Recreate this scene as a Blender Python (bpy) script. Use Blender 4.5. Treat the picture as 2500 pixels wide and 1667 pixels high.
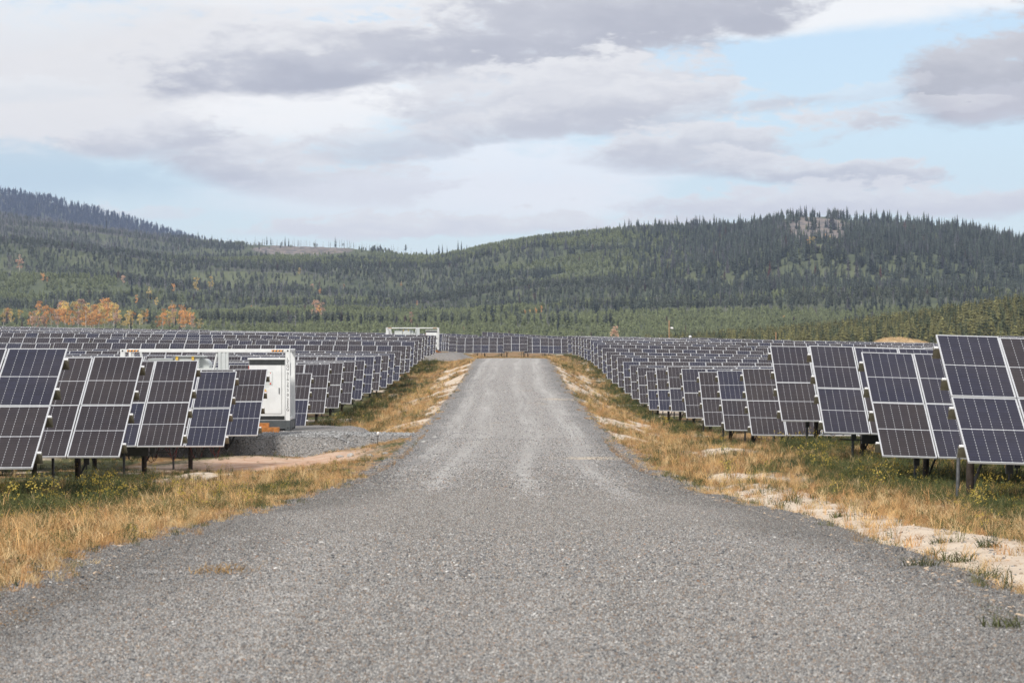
import bpy, math, random
import numpy as np
from mathutils import Vector, Matrix, Euler

# ------------------------------------------------------------------ start
for o in list(bpy.data.objects):
    bpy.data.objects.remove(o, do_unlink=True)
scene = bpy.context.scene
COL = scene.collection
R = math.radians
rng = np.random.default_rng(7)
random.seed(7)

# ------------------------------------------------------------------ camera (eye level is world z = 0)
cam_d = bpy.data.cameras.new('camera')
cam = bpy.data.objects.new('camera', cam_d)
COL.objects.link(cam)
cam_d.lens = 100.0
cam_d.sensor_width = 36.0
cam_d.clip_start = 0.5
cam_d.clip_end = 20000
cam.location = (0, 0, 0)
cam.rotation_euler = (math.pi / 2 - 13.5 / 6944, 0, 0)
cam_d.dof.use_dof = True
cam_d.dof.focus_distance = 75.0
cam_d.dof.aperture_fstop = 9.0
scene.camera = cam

# ------------------------------------------------------------------ render settings
scene.view_settings.view_transform = 'Standard'
scene.view_settings.look = 'None'
scene.view_settings.gamma = 1.0
scene.view_settings.use_curve_mapping = False
scene.view_settings.exposure = 0.28
cy = scene.cycles
cy.max_bounces = 5
cy.diffuse_bounces = 3
cy.glossy_bounces = 3
cy.transmission_bounces = 2
cy.transparent_max_bounces = 6
cy.volume_bounces = 0
cy.use_denoising = True
cy.use_adaptive_sampling = True
cy.adaptive_threshold = 0.01
scene.render.film_transparent = False

# ------------------------------------------------------------------ node helper
class NT:
    def __init__(self, tree):
        self.t = tree
        self.n = tree.nodes
        self.l = tree.links
    def new(self, typ, **kw):
        n = self.n.new(typ)
        for k, v in kw.items():
            setattr(n, k, v)
        return n
    def put(self, sock, v):
        if v is None:
            return
        if isinstance(v, bpy.types.NodeSocket):
            self.l.new(v, sock)
        else:
            if sock.type == 'RGBA' and hasattr(v, '__len__') and len(v) == 3:
                v = (*v, 1.0)
            sock.default_value = v
    def math(self, op, a, b=None, c=None, clamp=False):
        n = self.new('ShaderNodeMath', operation=op)
        n.use_clamp = clamp
        self.put(n.inputs[0], a)
        if b is not None: self.put(n.inputs[1], b)
        if c is not None: self.put(n.inputs[2], c)
        return n.outputs[0]
    def mix(self, f, a, b, blend='MIX'):
        n = self.new('ShaderNodeMix', data_type='RGBA', blend_type=blend)
        n.clamp_factor = True
        self.put(n.inputs[0], f)
        self.put(n.inputs[6], a)
        self.put(n.inputs[7], b)
        return n.outputs[2]
    def ramp(self, v, lo, hi, a=0.0, b=1.0, smooth=True):
        n = self.new('ShaderNodeMapRange', interpolation_type='SMOOTHSTEP' if smooth else 'LINEAR')
        self.put(n.inputs[0], v)
        n.inputs[1].default_value = lo
        n.inputs[2].default_value = hi
        n.inputs[3].default_value = a
        n.inputs[4].default_value = b
        return n.outputs[0]
    def noise(self, vec, scale, detail=3, rough=0.55, dist=0.0):
        n = self.new('ShaderNodeTexNoise')
        self.put(n.inputs['Vector'], vec)
        n.inputs['Scale'].default_value = scale
        n.inputs['Detail'].default_value = detail
        n.inputs['Roughness'].default_value = rough
        n.inputs['Distortion'].default_value = dist
        return n.outputs[0]
    def voronoi(self, vec, scale, feature='F1', rand=1.0):
        n = self.new('ShaderNodeTexVoronoi', feature=feature)
        self.put(n.inputs['Vector'], vec)
        n.inputs['Scale'].default_value = scale
        n.inputs['Randomness'].default_value = rand
        return n
    def comb(self, x, y, z):
        n = self.new('ShaderNodeCombineXYZ')
        self.put(n.inputs[0], x); self.put(n.inputs[1], y); self.put(n.inputs[2], z)
        return n.outputs[0]
    def sep(self, v):
        n = self.new('ShaderNodeSeparateXYZ')
        self.put(n.inputs[0], v)
        return n.outputs
    def vmath(self, op, a, b=None):
        n = self.new('ShaderNodeVectorMath', operation=op)
        self.put(n.inputs[0], a)
        if b is not None: self.put(n.inputs[1], b)
        return n.outputs[0]

# ------------------------------------------------------------------ world: Nishita blue with broken cloud
SUN_EL, SUN_AZ = R(38), R(205)          # azimuth clockwise from +Y: behind the camera, a little to its left
world = bpy.data.worlds.new('World')
scene.world = world
world.use_nodes = True
w = NT(world.node_tree)
w.n.clear()
SKY_STRENGTH = 0.1
sky = w.new('ShaderNodeTexSky', sky_type='NISHITA')
sky.sun_disc = False
sky.sun_elevation = SUN_EL
sky.sun_rotation = SUN_AZ
sky.altitude = 1200
sky.air_density = 1.0
sky.dust_density = 0.6
sky.ozone_density = 1.6
tc = w.new('ShaderNodeTexCoord')
dirv = tc.outputs['Generated']
dx, dy, dz = w.sep(dirv)
s = w.math('MULTIPLY', w.math('ARCTAN2', dx, dy), 6.533)
t = w.math('MULTIPLY', w.math('ARCSINE', dz), 6.533)
K = 1.0 / SKY_STRENGTH
def C(r, g, b): return (r * K * .975, g * K * .962, b * K * .945, 1)
# high layer seen by the rest of the dome
den = w.math('ADD', w.math('MAXIMUM', dz, 0.0), 0.16)
pl = w.comb(w.math('DIVIDE', dx, den), w.math('DIVIDE', dy, den), 0.0)
g1 = w.noise(pl, 0.9, 6, 0.55, 0.3)
g2 = w.noise(w.vmath('ADD', pl, (13.1, 4.2, 0)), 1.7, 5, 0.55)
gen_cloud = w.mix(w.ramp(g2, 0.35, 0.68), C(.88, .88, .885), C(.60, .605, .65))
# local cloud field ahead: warp + drawn-out bodies
sv = w.comb(w.math('MULTIPLY', s, 1.0), w.math('MULTIPLY', t, 2.6), 0.0)
nA = w.noise(sv, 2.6, 6, 0.58, 0.35)
nB = w.noise(w.vmath('ADD', sv, (7.3, 2.1, 5.0)), 7.5, 6, 0.6, 0.2)
nC = w.noise(w.vmath('ADD', sv, (1.3, 9.1, 2.0)), 20.0, 5, 0.62, 0.3)
warp = w.math('ADD', w.math('MULTIPLY', w.math('SUBTRACT', nA, 0.5), 2.6), w.math('ADD', w.math('MULTIPLY', w.math('SUBTRACT', nB, 0.5), 2.4), w.math('MULTIPLY', w.math('SUBTRACT', nC, 0.5), 0.9)))
s = w.math('ADD', s, w.math('ADD', w.math('MULTIPLY', w.math('SUBTRACT', nA, 0.5), 0.30), w.math('MULTIPLY', w.math('SUBTRACT', nB, 0.5), 0.14)))
t = w.math('ADD', t, w.math('ADD', w.math('MULTIPLY', w.math('SUBTRACT', nB, 0.5), 0.085), w.math('MULTIPLY', w.math('SUBTRACT', nC, 0.5), 0.035)))
# clear air: Nishita, paling towards the horizon
blue = w.mix(w.ramp(t, 0.02, 0.62, 0.66, 0.36), sky.outputs[0], C(.74, .88, 1.0))
colr = blue
def body(px, py, a, b, deg, dark, light, op, lo=1.28, hi=0.40, wk=1.0):
    """one cloud: px,py,a,b in thousandths of the s,t frame, deg = tilt"""
    global colr
    cx, cyy = (px - 1176) / 1000, (771 - py) / 1000
    ca, sa = math.cos(R(deg)), math.sin(R(deg))
    ds = w.math('SUBTRACT', s, cx)
    dt = w.math('SUBTRACT', t, cyy)
    p = w.math('ADD', w.math('MULTIPLY', ds, ca / a * 1000), w.math('MULTIPLY', dt, sa / a * 1000))
    q = w.math('ADD', w.math('MULTIPLY', ds, -sa / b * 1000), w.math('MULTIPLY', dt, ca / b * 1000))
    r2 = w.math('ADD', w.math('MULTIPLY', p, p), w.math('MULTIPLY', q, q))
    rr = w.math('ADD', r2, w.math('MULTIPLY', warp, wk))
    m = w.ramp(rr, lo, hi, 0.0, op)
    qq = w.math('ADD', q, w.math('ADD', w.math('MULTIPLY', w.math('SUBTRACT', nA, 0.5), 1.8), w.math('MULTIPLY', w.math('SUBTRACT', nB, 0.5), 1.5)))
    sh = w.ramp(qq, -0.75, 0.95)
    colr = w.mix(m, colr, w.mix(sh, dark, light))
WH, CR = C(1.0, 1.0, .99), C(.93, .925, .905)
GL, GD, GM = C(.86, .86, .865), C(.44, .452, .515), C(.57, .58, .63)
# pale high veil, left and top
body(260, 190, 780, 175, 4, C(.86, .845, .835), C(.80, .79, .79), 0.96, 1.3, 0.45, 0.5)
body(1750, 20, 800, 75, 3, C(.93, .94, .945), C(.92, .925, .93), 0.95, 1.3, 0.4, 0.5)
body(720, 250, 330, 90, 4, WH, WH, 0.9, 1.4, 0.2, 0.7)
body(1230, 400, 380, 110, 2, C(.97, 1.0, 1.03), C(.96, .99, 1.03), 0.85, 1.5, 0.1, 0.5)
body(30, 395, 380, 60, -4, C(.54, .70, .80), C(.54, .70, .80), 0.75, 1.5, 0.1, 0.5)
body(100, 60, 330, 60, 8, C(.80, .82, .84), C(.88, .89, .89), 0.7, 1.5, 0.1, 0.8)
body(60, 215, 240, 30, 3, C(.76, .79, .815), C(.86, .88, .89), 0.6, 1.6, 0.1, 0.8)
body(930, 200, 200, 50, 0, WH, WH, 0.92, 1.4, 0.2, 0.6)
body(760, -15, 420, 48, 2, C(.88, .88, .885), C(.86, .865, .875), 0.95, 1.4, 0.2, 0.6)
# grey bodies
body(880, 105, 600, 112, 7, GD, GL, 0.98)
body(1250, 130, 420, 105, 8, GM, GL, 0.9)
body(1400, 50, 540, 112, 9, GD, GM, 0.96)
body(700, 170, 340, 55, 5, GD, GM, 0.9)
body(1290, 215, 420, 100, 7, GM, GL, 0.96)
body(1180, 285, 230, 50, 5, GM, GL, 0.8)
body(1500, 245, 330, 70, 2, GM, GL, 0.85)
body(1640, 330, 340, 62, 4, GM, GL, 0.95)
body(1860, 392, 330, 42, -3, GM, GL, 0.95)
body(690, 395, 345, 72, -7, GM, GL, 0.97)
body(350, 320, 215, 42, 5, GM, GL, 0.85)
body(880, 335, 200, 45, 3, GM, GL, 0.7)
body(2290, 160, 240, 118, 14, C(.42, .425, .475), C(.62, .62, .65), 0.98)
body(2300, 235, 180, 50, 6, C(.56, .55, .60), GM, 0.85)
body(1000, 455, 560, 60, 0, C(.96, .97, .99), C(.95, .965, .99), 0.6, 1.4, 0.2, 0.5)
body(1040, 514, 560, 28, 1, C(.76, .76, .80), GL, 0.9)
body(2000, 462, 580, 44, 1, C(.70, .70, .75), GL, 0.93)
body(300, 485, 160, 18, -3, C(.78, .76, .80), GL, 0.5)
body(2120, 245, 190, 16, 4, C(.70, .70, .74), GL, 0.45)
body(1960, 215, 120, 16, 8, C(.72, .72, .76), GL, 0.35)
# outside the drawn field the broken layer simply goes on
outw = w.math('MAXIMUM', w.ramp(w.math('ABSOLUTE', s), 1.25, 1.9), w.ramp(t, 0.80, 1.25))
gen = w.mix(w.ramp(g1, 0.30, 0.50), blue, gen_cloud)
final = w.mix(outw, colr, gen)
bg = w.new('ShaderNodeBackground')
bg.inputs[1].default_value = SKY_STRENGTH
w.l.new(final, bg.inputs[0])
wo = w.new('ShaderNodeOutputWorld')
w.l.new(bg.outputs[0], wo.inputs[0])

sun_d = bpy.data.lights.new('sun', 'SUN')
sun_d.energy = 2.8
sun_d.angle = R(11)
sun_d.color = (1.0, 0.955, 0.88)
sun = bpy.data.objects.new('sun', sun_d)
COL.objects.link(sun)
sdir = Vector((math.sin(SUN_AZ) * math.cos(SUN_EL), math.cos(SUN_AZ) * math.cos(SUN_EL), math.sin(SUN_EL)))
sun.rotation_euler = (-sdir).to_track_quat('-Z', 'Y').to_euler()

# ------------------------------------------------------------------ object helpers
def tag(o, label=None, cat=None, group=None, kind=None):
    if label: o['label'] = label
    if cat: o['category'] = cat
    if group: o['group'] = group
    if kind: o['kind'] = kind
    return o
def link(name, data, parent=None, loc=None):
    o = bpy.data.objects.new(name, data)
    COL.objects.link(o)
    if parent is not None: o.parent = parent
    if loc is not None: o.location = loc
    return o
def empty(name, loc=(0, 0, 0), rz=0.0):
    o = link(name, None)
    o.empty_display_size = 0.3
    o.location = loc
    o.rotation_euler = (0, 0, rz)
    return o
def copy_tree(o, parent=None):
    c = o.copy()
    COL.objects.link(c)
    c.parent = parent
    for ch in o.children:
        copy_tree(ch, c)
    return c

class MB:
    def __init__(self):
        self.v, self.f, self.m, self.uv = [], [], [], {}
    def quad(self, a, b, c, d, mat=0, uv=None):
        i = len(self.v)
        self.v += [a, b, c, d]
        if uv: self.uv[len(self.f)] = uv
        self.f.append((i, i + 1, i + 2, i + 3)); self.m.append(mat)
    def tri(self, a, b, c, mat=0):
        i = len(self.v)
        self.v += [a, b, c]
        self.f.append((i, i + 1, i + 2)); self.m.append(mat)
    def box(self, x0, x1, y0, y1, z0, z1, mat=0, mtx=None):
        i = len(self.v)
        p = [(x0, y0, z0), (x1, y0, z0), (x1, y1, z0), (x0, y1, z0), (x0, y0, z1), (x1, y0, z1), (x1, y1, z1), (x0, y1, z1)]
        if mtx is not None: p = [tuple(mtx @ Vector(q)) for q in p]
        self.v += p
        for f in ((0, 3, 2, 1), (4, 5, 6, 7), (0, 1, 5, 4), (1, 2, 6, 5), (2, 3, 7, 6), (3, 0, 4, 7)):
            self.f.append(tuple(i + k for k in f)); self.m.append(mat)
    def tube(self, pts, rad, n=8, mat=0, cap=True):
        pts = [Vector(p) for p in pts]
        rads = rad if hasattr(rad, '__len__') else [rad] * len(pts)
        base = len(self.v)
        for k, p in enumerate(pts):
            d = (pts[min(k + 1, len(pts) - 1)] - pts[max(k - 1, 0)]).normalized()
            u = d.cross(Vector((0, 0, 1)) if abs(d.z) < .9 else Vector((1, 0, 0))).normalized()
            v = d.cross(u)
            for j in range(n):
                a = 2 * math.pi * j / n
                self.v.append(tuple(p + (u * math.cos(a) + v * math.sin(a)) * rads[k]))
        for k in range(len(pts) - 1):
            for j in range(n):
                j2 = (j + 1) % n
                self.f.append((base + k * n + j, base + k * n + j2, base + (k + 1) * n + j2, base + (k + 1) * n + j)); self.m.append(mat)
        if cap:
            self.f.append(tuple(base + j for j in reversed(range(n)))); self.m.append(mat)
            e = base + (len(pts) - 1) * n
            self.f.append(tuple(e + j for j in range(n))); self.m.append(mat)
    def mesh(self, name, mats, smooth=False):
        me = bpy.data.meshes.new(name)
        me.from_pydata(self.v, [], self.f)
        for m in (mats if isinstance(mats, (list, tuple)) else [mats]): me.materials.append(m)
        me.polygons.foreach_set('material_index', self.m)
        if smooth: me.polygons.foreach_set('use_smooth', [True] * len(self.f))
        if self.uv:
            ul = me.uv_layers.new(name='UVMap')
            for fi, uv in self.uv.items():
                for k, li in enumerate(me.polygons[fi].loop_indices):
                    ul.data[li].uv = uv[k]
        me.update()
        return me
    def build(self, name, mats, parent=None, smooth=False, loc=None):
        return link(name, self.mesh(name, mats, smooth), parent, loc)

# ------------------------------------------------------------------ numpy noise
_perm = np.random.default_rng(3).random((512, 512))
def vnoise(x, y, seed=0):
    x = np.asarray(x, float) + seed * 37.17; y = np.asarray(y, float) + seed * 11.73
    xi = np.floor(x).astype(int); yi = np.floor(y).astype(int)
    fx = x - xi; fy = y - yi
    fx = fx * fx * (3 - 2 * fx); fy = fy * fy * (3 - 2 * fy)
    g = lambda a, b: _perm[a % 512, b % 512]
    return (g(xi, yi) * (1 - fx) + g(xi + 1, yi) * fx) * (1 - fy) + (g(xi, yi + 1) * (1 - fx) + g(xi + 1, yi + 1) * fx) * fy
def fbm(x, y, seed=0, oct=4):
    s_, a, tot = 0, 1.0, 0
    for k in range(oct):
        s_ = s_ + a * vnoise(np.asarray(x) * 2 ** k, np.asarray(y) * 2 ** k, seed + k * 5)
        tot += a; a *= .5
    return s_ / tot
def sst(x, a, b):
    t_ = np.clip((np.asarray(x, float) - a) / (b - a), 0, 1)
    return t_ * t_ * (3 - 2 * t_)

# ------------------------------------------------------------------ materials
def mat(name, base=(.5, .5, .5), rough=.6, metal=0.0, spec=.5):
    m = bpy.data.materials.new(name)
    m.use_nodes = True
    n = NT(m.node_tree)
    b = m.node_tree.nodes['Principled BSDF']
    b.inputs['Base Color'].default_value = (*base, 1)
    b.inputs['Roughness'].default_value = rough
    b.inputs['Metallic'].default_value = metal
    b.inputs['Specular IOR Level'].default_value = spec
    return m, n, b
def worn(name, base, rough=.6, metal=0.0, var=.25, scale=6.0, spec=.5):
    """plain paint or metal with uneven tone and a little grain"""
    m, n, b = mat(name, base, rough, metal, spec)
    tcn = n.new('ShaderNodeTexCoord')
    a = n.noise(tcn.outputs['Object'], scale, 5, .6)
    k = n.ramp(a, .3, .7, 1 - var, 1 + var * .4)
    n.l.new(n.mix(1.0, (*base, 1), n.comb(k, k, k), 'MULTIPLY'), b.inputs['Base Color'])
    n.l.new(n.ramp(a, .3, .7, min(rough + .12, 1), max(rough - .1, .05)), b.inputs['Roughness'])
    return m

M = {}
M['alu'] = worn('anodised_aluminium', (.58, .59, .61), .42, .2, .12, 3)
M['galv'] = worn('galvanised_steel', (.165, .155, .115), .55, .25, .35, 8)
M['pipe'] = worn('grey_steel_pipe', (.085, .088, .092), .6, .2, .3, 10)
M['pile'] = worn('weathered_steel_pile', (.06, .045, .035), .8, .2, .5, 6)
M['brace'] = worn('dark_steel_brace', (.065, .065, .065), .6, .4, .3, 8)
M['clamp'] = worn('clamp_white_metal', (.8, .8, .8), .35, .2, .1, 20)
M['white'] = worn('white_container_paint', (.74, .755, .75), .42, 0, .10, 2.2)
M['offwhite'] = worn('pale_grey_enamel', (.60, .63, .615), .45, 0, .12, 2.5)
M['rib'] = worn('ribbed_grey_enamel', (.56, .59, .59), .5, 0, .1, 3)
M['skid'] = worn('dark_grey_skid_paint', (.075, .085, .09), .5, 0, .3, 4)
M['vent'] = worn('black_vent_plastic', (.035, .04, .04), .6, 0, .3, 10)
M['hole'] = worn('dark_hole', (.03, .03, .03), .8, 0, .2, 10)  # flat black standing for the shade inside an opening
M['yellow'] = worn('safety_yellow_paint', (.72, .48, .08), .5, 0, .15, 10)
M['orange'] = worn('hazard_orange_film', (.80, .33, .05), .5, 0, .1, 10)
M['red'] = worn('red_enamel', (.62, .07, .04), .45, 0, .1, 10)
M['ink'] = worn('black_lettering_ink', (.04, .04, .045), .6, 0, .1, 20)
M['timber'] = worn('fresh_orange_timber', (.47, .185, .045), .7, 0, .3, 9)
M['cable_black'] = worn('black_cable_jacket', (.02, .02, .02), .55, 0, .2, 20)
M['cable_red'] = worn('red_cable_jacket', (.16, .025, .02), .5, 0, .2, 20)
M['box'] = worn('charcoal_box_plastic', (.05, .055, .06), .5, 0, .2, 8)
M['pole'] = worn('bare_wood_pole', (.34, .20, .10), .8, 0, .3, 3)
M['camwhite'] = worn('white_camera_shell', (.85, .85, .85), .4, 0, .05, 8)

# --- solar glass: cell print under textured glass
def make_glass():
    m, n, b = mat('solar_glass', (.03, .03, .04), .13, 0, .5)
    uv = n.new('ShaderNodeUVMap'); uv.uv_map = 'UVMap'
    u, v, _ = n.sep(uv.outputs[0])
    oi = n.new('ShaderNodeObjectInfo')
    rnd = oi.outputs['Random']
    # metres on the glass
    Wm, Hm = 1.134 - .038, 2.278 - .038
    x = n.math('MULTIPLY', u, Wm); y = n.math('MULTIPLY', v, Hm)
    mx, my = .007, .008
    cw = (Wm - 2 * mx) / 6
    half = (Hm - 2 * my - .022) / 2
    ch = half / 12
    xi = n.math('SUBTRACT', x, mx)
    fx = n.math('ABSOLUTE', n.math('SUBTRACT', n.math('FRACT', n.math('DIVIDE', xi, cw)), .5))     # .5 at column lines
    colline = n.math('GREATER_THAN', fx, .5 - .0020 / cw)
    # half strings above and below the middle bus strip
    ym = n.math('SUBTRACT', n.math('ABSOLUTE', n.math('SUBTRACT', y, Hm / 2)), .011)
    mid = n.math('LESS_THAN', ym, 0)
    fy = n.math('ABSOLUTE', n.math('SUBTRACT', n.math('FRACT', n.math('DIVIDE', ym, ch)), .5))
    rowline = n.math('GREATER_THAN', fy, .5 - .0012 / ch)
    # chamfered cell corners: every second row joint shows a white diamond
    fy2 = n.math('ABSOLUTE', n.math('SUBTRACT', n.math('FRACT', n.math('DIVIDE', ym, ch)), .5))
    dxm = n.math('MULTIPLY', n.math('SUBTRACT', .5, fx), cw)
    dym = n.math('MULTIPLY', n.math('SUBTRACT', .5, fy2), ch)
    dia = n.math('LESS_THAN', n.math('ADD', dxm, n.math('MULTIPLY', dym, .7)), .0092)
    edge = n.math('MAXIMUM', n.math('LESS_THAN', n.math('MINIMUM', x, n.math('SUBTRACT', Wm, x)), mx),
                  n.math('LESS_THAN', n.math('MINIMUM', y, n.math('SUBTRACT', Hm, y)), my))
    white = n.math('MAXIMUM', n.math('MAXIMUM', mid, edge), n.math('MAXIMUM', n.math('MULTIPLY', colline, .5), dia))
    # cell tone differs between modules: brown-black to navy
    hue = n.ramp(rnd, 0.46, 0.86, 0, 1)
    hue = n.math('ADD', hue, n.math('MULTIPLY', n.math('SUBTRACT', n.noise(n.comb(u, v, rnd), 1.2, 2), .5), .9), clamp=True)
    cell = n.mix(hue, (.0230, .0168, .0195, 1), (.0150, .0155, .0340, 1))
    wn = n.new('ShaderNodeTexWhiteNoise', noise_dimensions='3D')
    n.l.new(n.comb(n.math('FLOOR', n.math('DIVIDE', xi, cw)), n.math('FLOOR', n.math('DIVIDE', y, ch)), rnd), wn.inputs['Vector'])
    kk = n.ramp(wn.outputs[0], 0, 1, .88, 1.12, False)
    cell = n.mix(1.0, cell, n.comb(kk, kk, kk), 'MULTIPLY')
    cell = n.mix(n.math('MULTIPLY', rowline, .14), cell, (.45, .45, .48, 1))
    out = n.mix(white, cell, (.52, .53, .56, 1))
    # thin film of dust
    geo = n.new('ShaderNodeNewGeometry')
    du = n.noise(geo.outputs['Position'], .8, 4, .6)
    out = n.mix(n.ramp(du, .35, .75, .004, .03), out, (.42, .36, .30, 1))
    n.l.new(out, b.inputs['Base Color'])
    b.inputs['IOR'].default_value = 1.27
    b.inputs['Roughness'].default_value = .22
    return m
M['glass'] = make_glass()

# ------------------------------------------------------------------ measured profile of the site
F = 6944.0
L_off = [1170, 958, 807, 703, 621, None, 504.8, 458.2, 423.5, 392.9, 368, 344.2, 325.5, 306.8, 292.5, 276.2, 263.6, 251.4, 242, 232, 222.5, 215.8, 208.5, 201.2, 193.5, 187.5, None, 172.7, 168, 163, 156]
L_y = [1140.5, 1113, 1088, 1088, 1062, None, 1041.6, 1008.3, 994.7, 984.5, 974.3, 959, 952.5, 945.4, 936.9, 928.4, 910.7, 908, 894.5, 889, 880, 875.3, 869, 868.8, 866.2, 865, None, 858, 857, 856.7, 857]
L_D = [50.6 + 10.72 * k for k in range(len(L_off))]
R_off = [1111, 902, 760.6, 657.8, 584.8, 519, 470, 425.6, 389.3, 360, 334.8, 312, 293, 275.6, 260, 245, 232, 221.7, 210, 200, 193, 183, 176, 169, 163, 154.8, 146.7, 136.3]
R_y = [1126.5, 1111.6, 1054.6, 1026, 1061, 1049, 1039, 1019, 1003, 1002, 999.6, 984, 973, 959, 944.6, 935, 924, 911, 899, 891.6, 884, 879, 876.5, 871, 868, 866, 865, 861]
R_D = [47.5 + 11.3 * k for k in range(len(R_off))]
CLEAR = 0.75           # lower edge of a table above the ground
def zb(y, D): return -(y - 820.0) / F * D
Lr = [(D, -o * D / F, zb(y, D)) for D, o, y in zip(L_D, L_off, L_y) if o is not None]
Rr_ = [(D, o * D / F, zb(y, D)) for D, o, y in zip(R_D, R_off, R_y)]
def smooth_pts(rows):
    D = np.array([r[0] for r in rows]); z = np.array([r[2] for r in rows]) - CLEAR
    return D, z
_ld, _lz = smooth_pts(Lr); _rd, _rz = smooth_pts(Rr_)
_ld = np.concatenate([[-400, 0, 17, 30, 40], _ld, [402, 470, 620, 900]]); _lz = np.concatenate([[-1.75, -1.75, -1.86, -2.3, -2.75], _lz, [-3.0, -3.2, -3.0, -3.0]])
_rd = np.concatenate([[-400, 0, 17, 30, 40], _rd, [402, 470, 620, 900]]); _rz = np.concatenate([[-1.75, -1.75, -1.95, -2.42, -2.72], _rz, [-3.05, -3.3, -3.0, -3.0]])
_road_d = np.array([-400, 0, 18, 24, 30, 40, 50, 65, 83, 95, 110, 135, 164, 190, 218, 240, 258, 272, 300, 350, 402, 470, 620, 900])
_road_z = np.array([-1.65, -1.65, -1.68, -1.80, -1.99, -2.37, -2.74, -3.12, -3.40, -3.42, -3.40, -3.36, -3.22, -2.98, -2.62, -2.28, -2.08, -2.12, -2.62, -3.0, -3.05, -3.2, -3.0, -3.0])
def gauss_interp(d, xs, zs, win):
    d = np.asarray(d, float)
    out = 0
    for k, wgt in ((-1, .25), (0, .5), (1, .25)):
        out = out + wgt * np.interp(d + k * win, xs, zs)
    return out
def z_road(d): return gauss_interp(d, _road_d, _road_z, 5.0)
def z_left(d): return np.interp(d, _ld, _lz)
def z_right(d): return np.interp(d, _rd, _rz)
def slope_left(d): return np.interp(d, [0, 60, 110, 220, 360, 420, 700], [-.008, -.008, -.004, .008, .017, .012, 0])   # rise per metre going left
def slope_right(d): return np.interp(d, [0, 75, 85, 190, 240, 420, 520, 700], [-.027, -.027, -.005, -.008, -.02, -.022, -.01, 0])
ROAD_HW = 3.2
EXT = 95.0
def ground(x, d):
    x = np.asarray(x, float); d = np.asarray(d, float)
    ax = np.abs(x)
    edge = np.where(x < 0, z_left(d), z_right(d))
    lat = np.where(x < 0, slope_left(d), slope_right(d)) * np.clip(ax - 8.0, 0, EXT)
    side = sst(ax, 2.6, 7.4)
    z = z_road(d) * (1 - side) + edge * side + lat
    rough = (fbm(x * .9, d * .35, 2) - .5) * .22 * sst(ax, 3.3, 4.6)
    rough = rough * np.where(d < 420, 1, 0)
    gully = -.16 * np.exp(-((x - 4.15 - .25 * np.sin(d * .21)) / .55) ** 2) * sst(d, 16, 24) * (1 - sst(d, 66, 80))
    ripple = (fbm(x * 2.2, d * 1.1, 9) - .5) * .045 * sst(ax, 3.2, 3.8)
    bed = -.07 * (1 - sst(ax, 2.5, 3.1))
    bed = bed * (1 - sst(d, 268, 285))
    z = z + rough + gully + ripple * (d < 140) + bed
    return z
def g1v(x, d): return float(ground(np.array([x]), np.array([d]))[0])

# surface masks used by ground colour and by the plants growing on it
def sand_mask(x, d):
    x = np.asarray(x, float); d = np.asarray(d, float)
    n1 = fbm(x * .55, d * .16, 21); n2 = fbm(x * 1.9, d * .8, 22)
    wob = (n2 - .5) * 1.6 + (n1 - .5) * 1.6
    right = np.exp(-((x - 4.65 + wob * .5) / 1.3) ** 4) * sst(d, 15, 21) * (1 - sst(d, 50, 72))
    right2 = sst(n1, .43, .54) * sst(x, 3.2, 3.8) * (1 - sst(x, 5.8, 7.4)) * sst(d, 52, 66) * (1 - sst(d, 250, 275))
    left = sst(n1, .44, .55) * sst(-x, 3.2, 3.6) * (1 - sst(-x, 5.0, 6.8)) * sst(d, 105, 118) * (1 - sst(d, 240, 262))
    leftpatch = np.exp(-((x + 7.2) / 3.2) ** 4) * np.exp(-((d - 86.5 + wob) / 8.0) ** 4)
    lp2 = np.exp(-((x + 6.6) / 2.8) ** 4) * np.exp(-((d - 313 + wob) / 9) ** 4)
    inter = sst(n1, .58, .68) * .8 * (np.abs(x) > 7)
    fl = sst(n2, .66, .76) * .8 * (np.abs(x) > 3.2) * (x < 0) * (d < 60)
    return np.clip(np.maximum.reduce([right, right2, left, leftpatch, lp2, inter, fl]), 0, 1)
def green_mask(x, d):
    x = np.asarray(x, float); d = np.asarray(d, float)
    n1 = fbm(x * .45, d * .14, 31); n2 = fbm(x * 1.6, d * .6, 32)
    under = sst(np.abs(x), 6.2, 8.2)
    g = sst(n1 * .55 + n2 * .45 + under * .15 + .02 * (x > 0), .52, .68)
    return np.clip(g, 0, 1)
def pink_mask(x, d):
    x = np.asarray(x, float); d = np.asarray(d, float)
    a = np.exp(-((x + 7.2) / 3.8) ** 4) * np.exp(-((d - 86.5) / 9.0) ** 4)
    b = np.exp(-((x + 6.6) / 3.0) ** 4) * np.exp(-((d - 313) / 11) ** 4)
    return np.clip(a + b, 0, 1)

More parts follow.
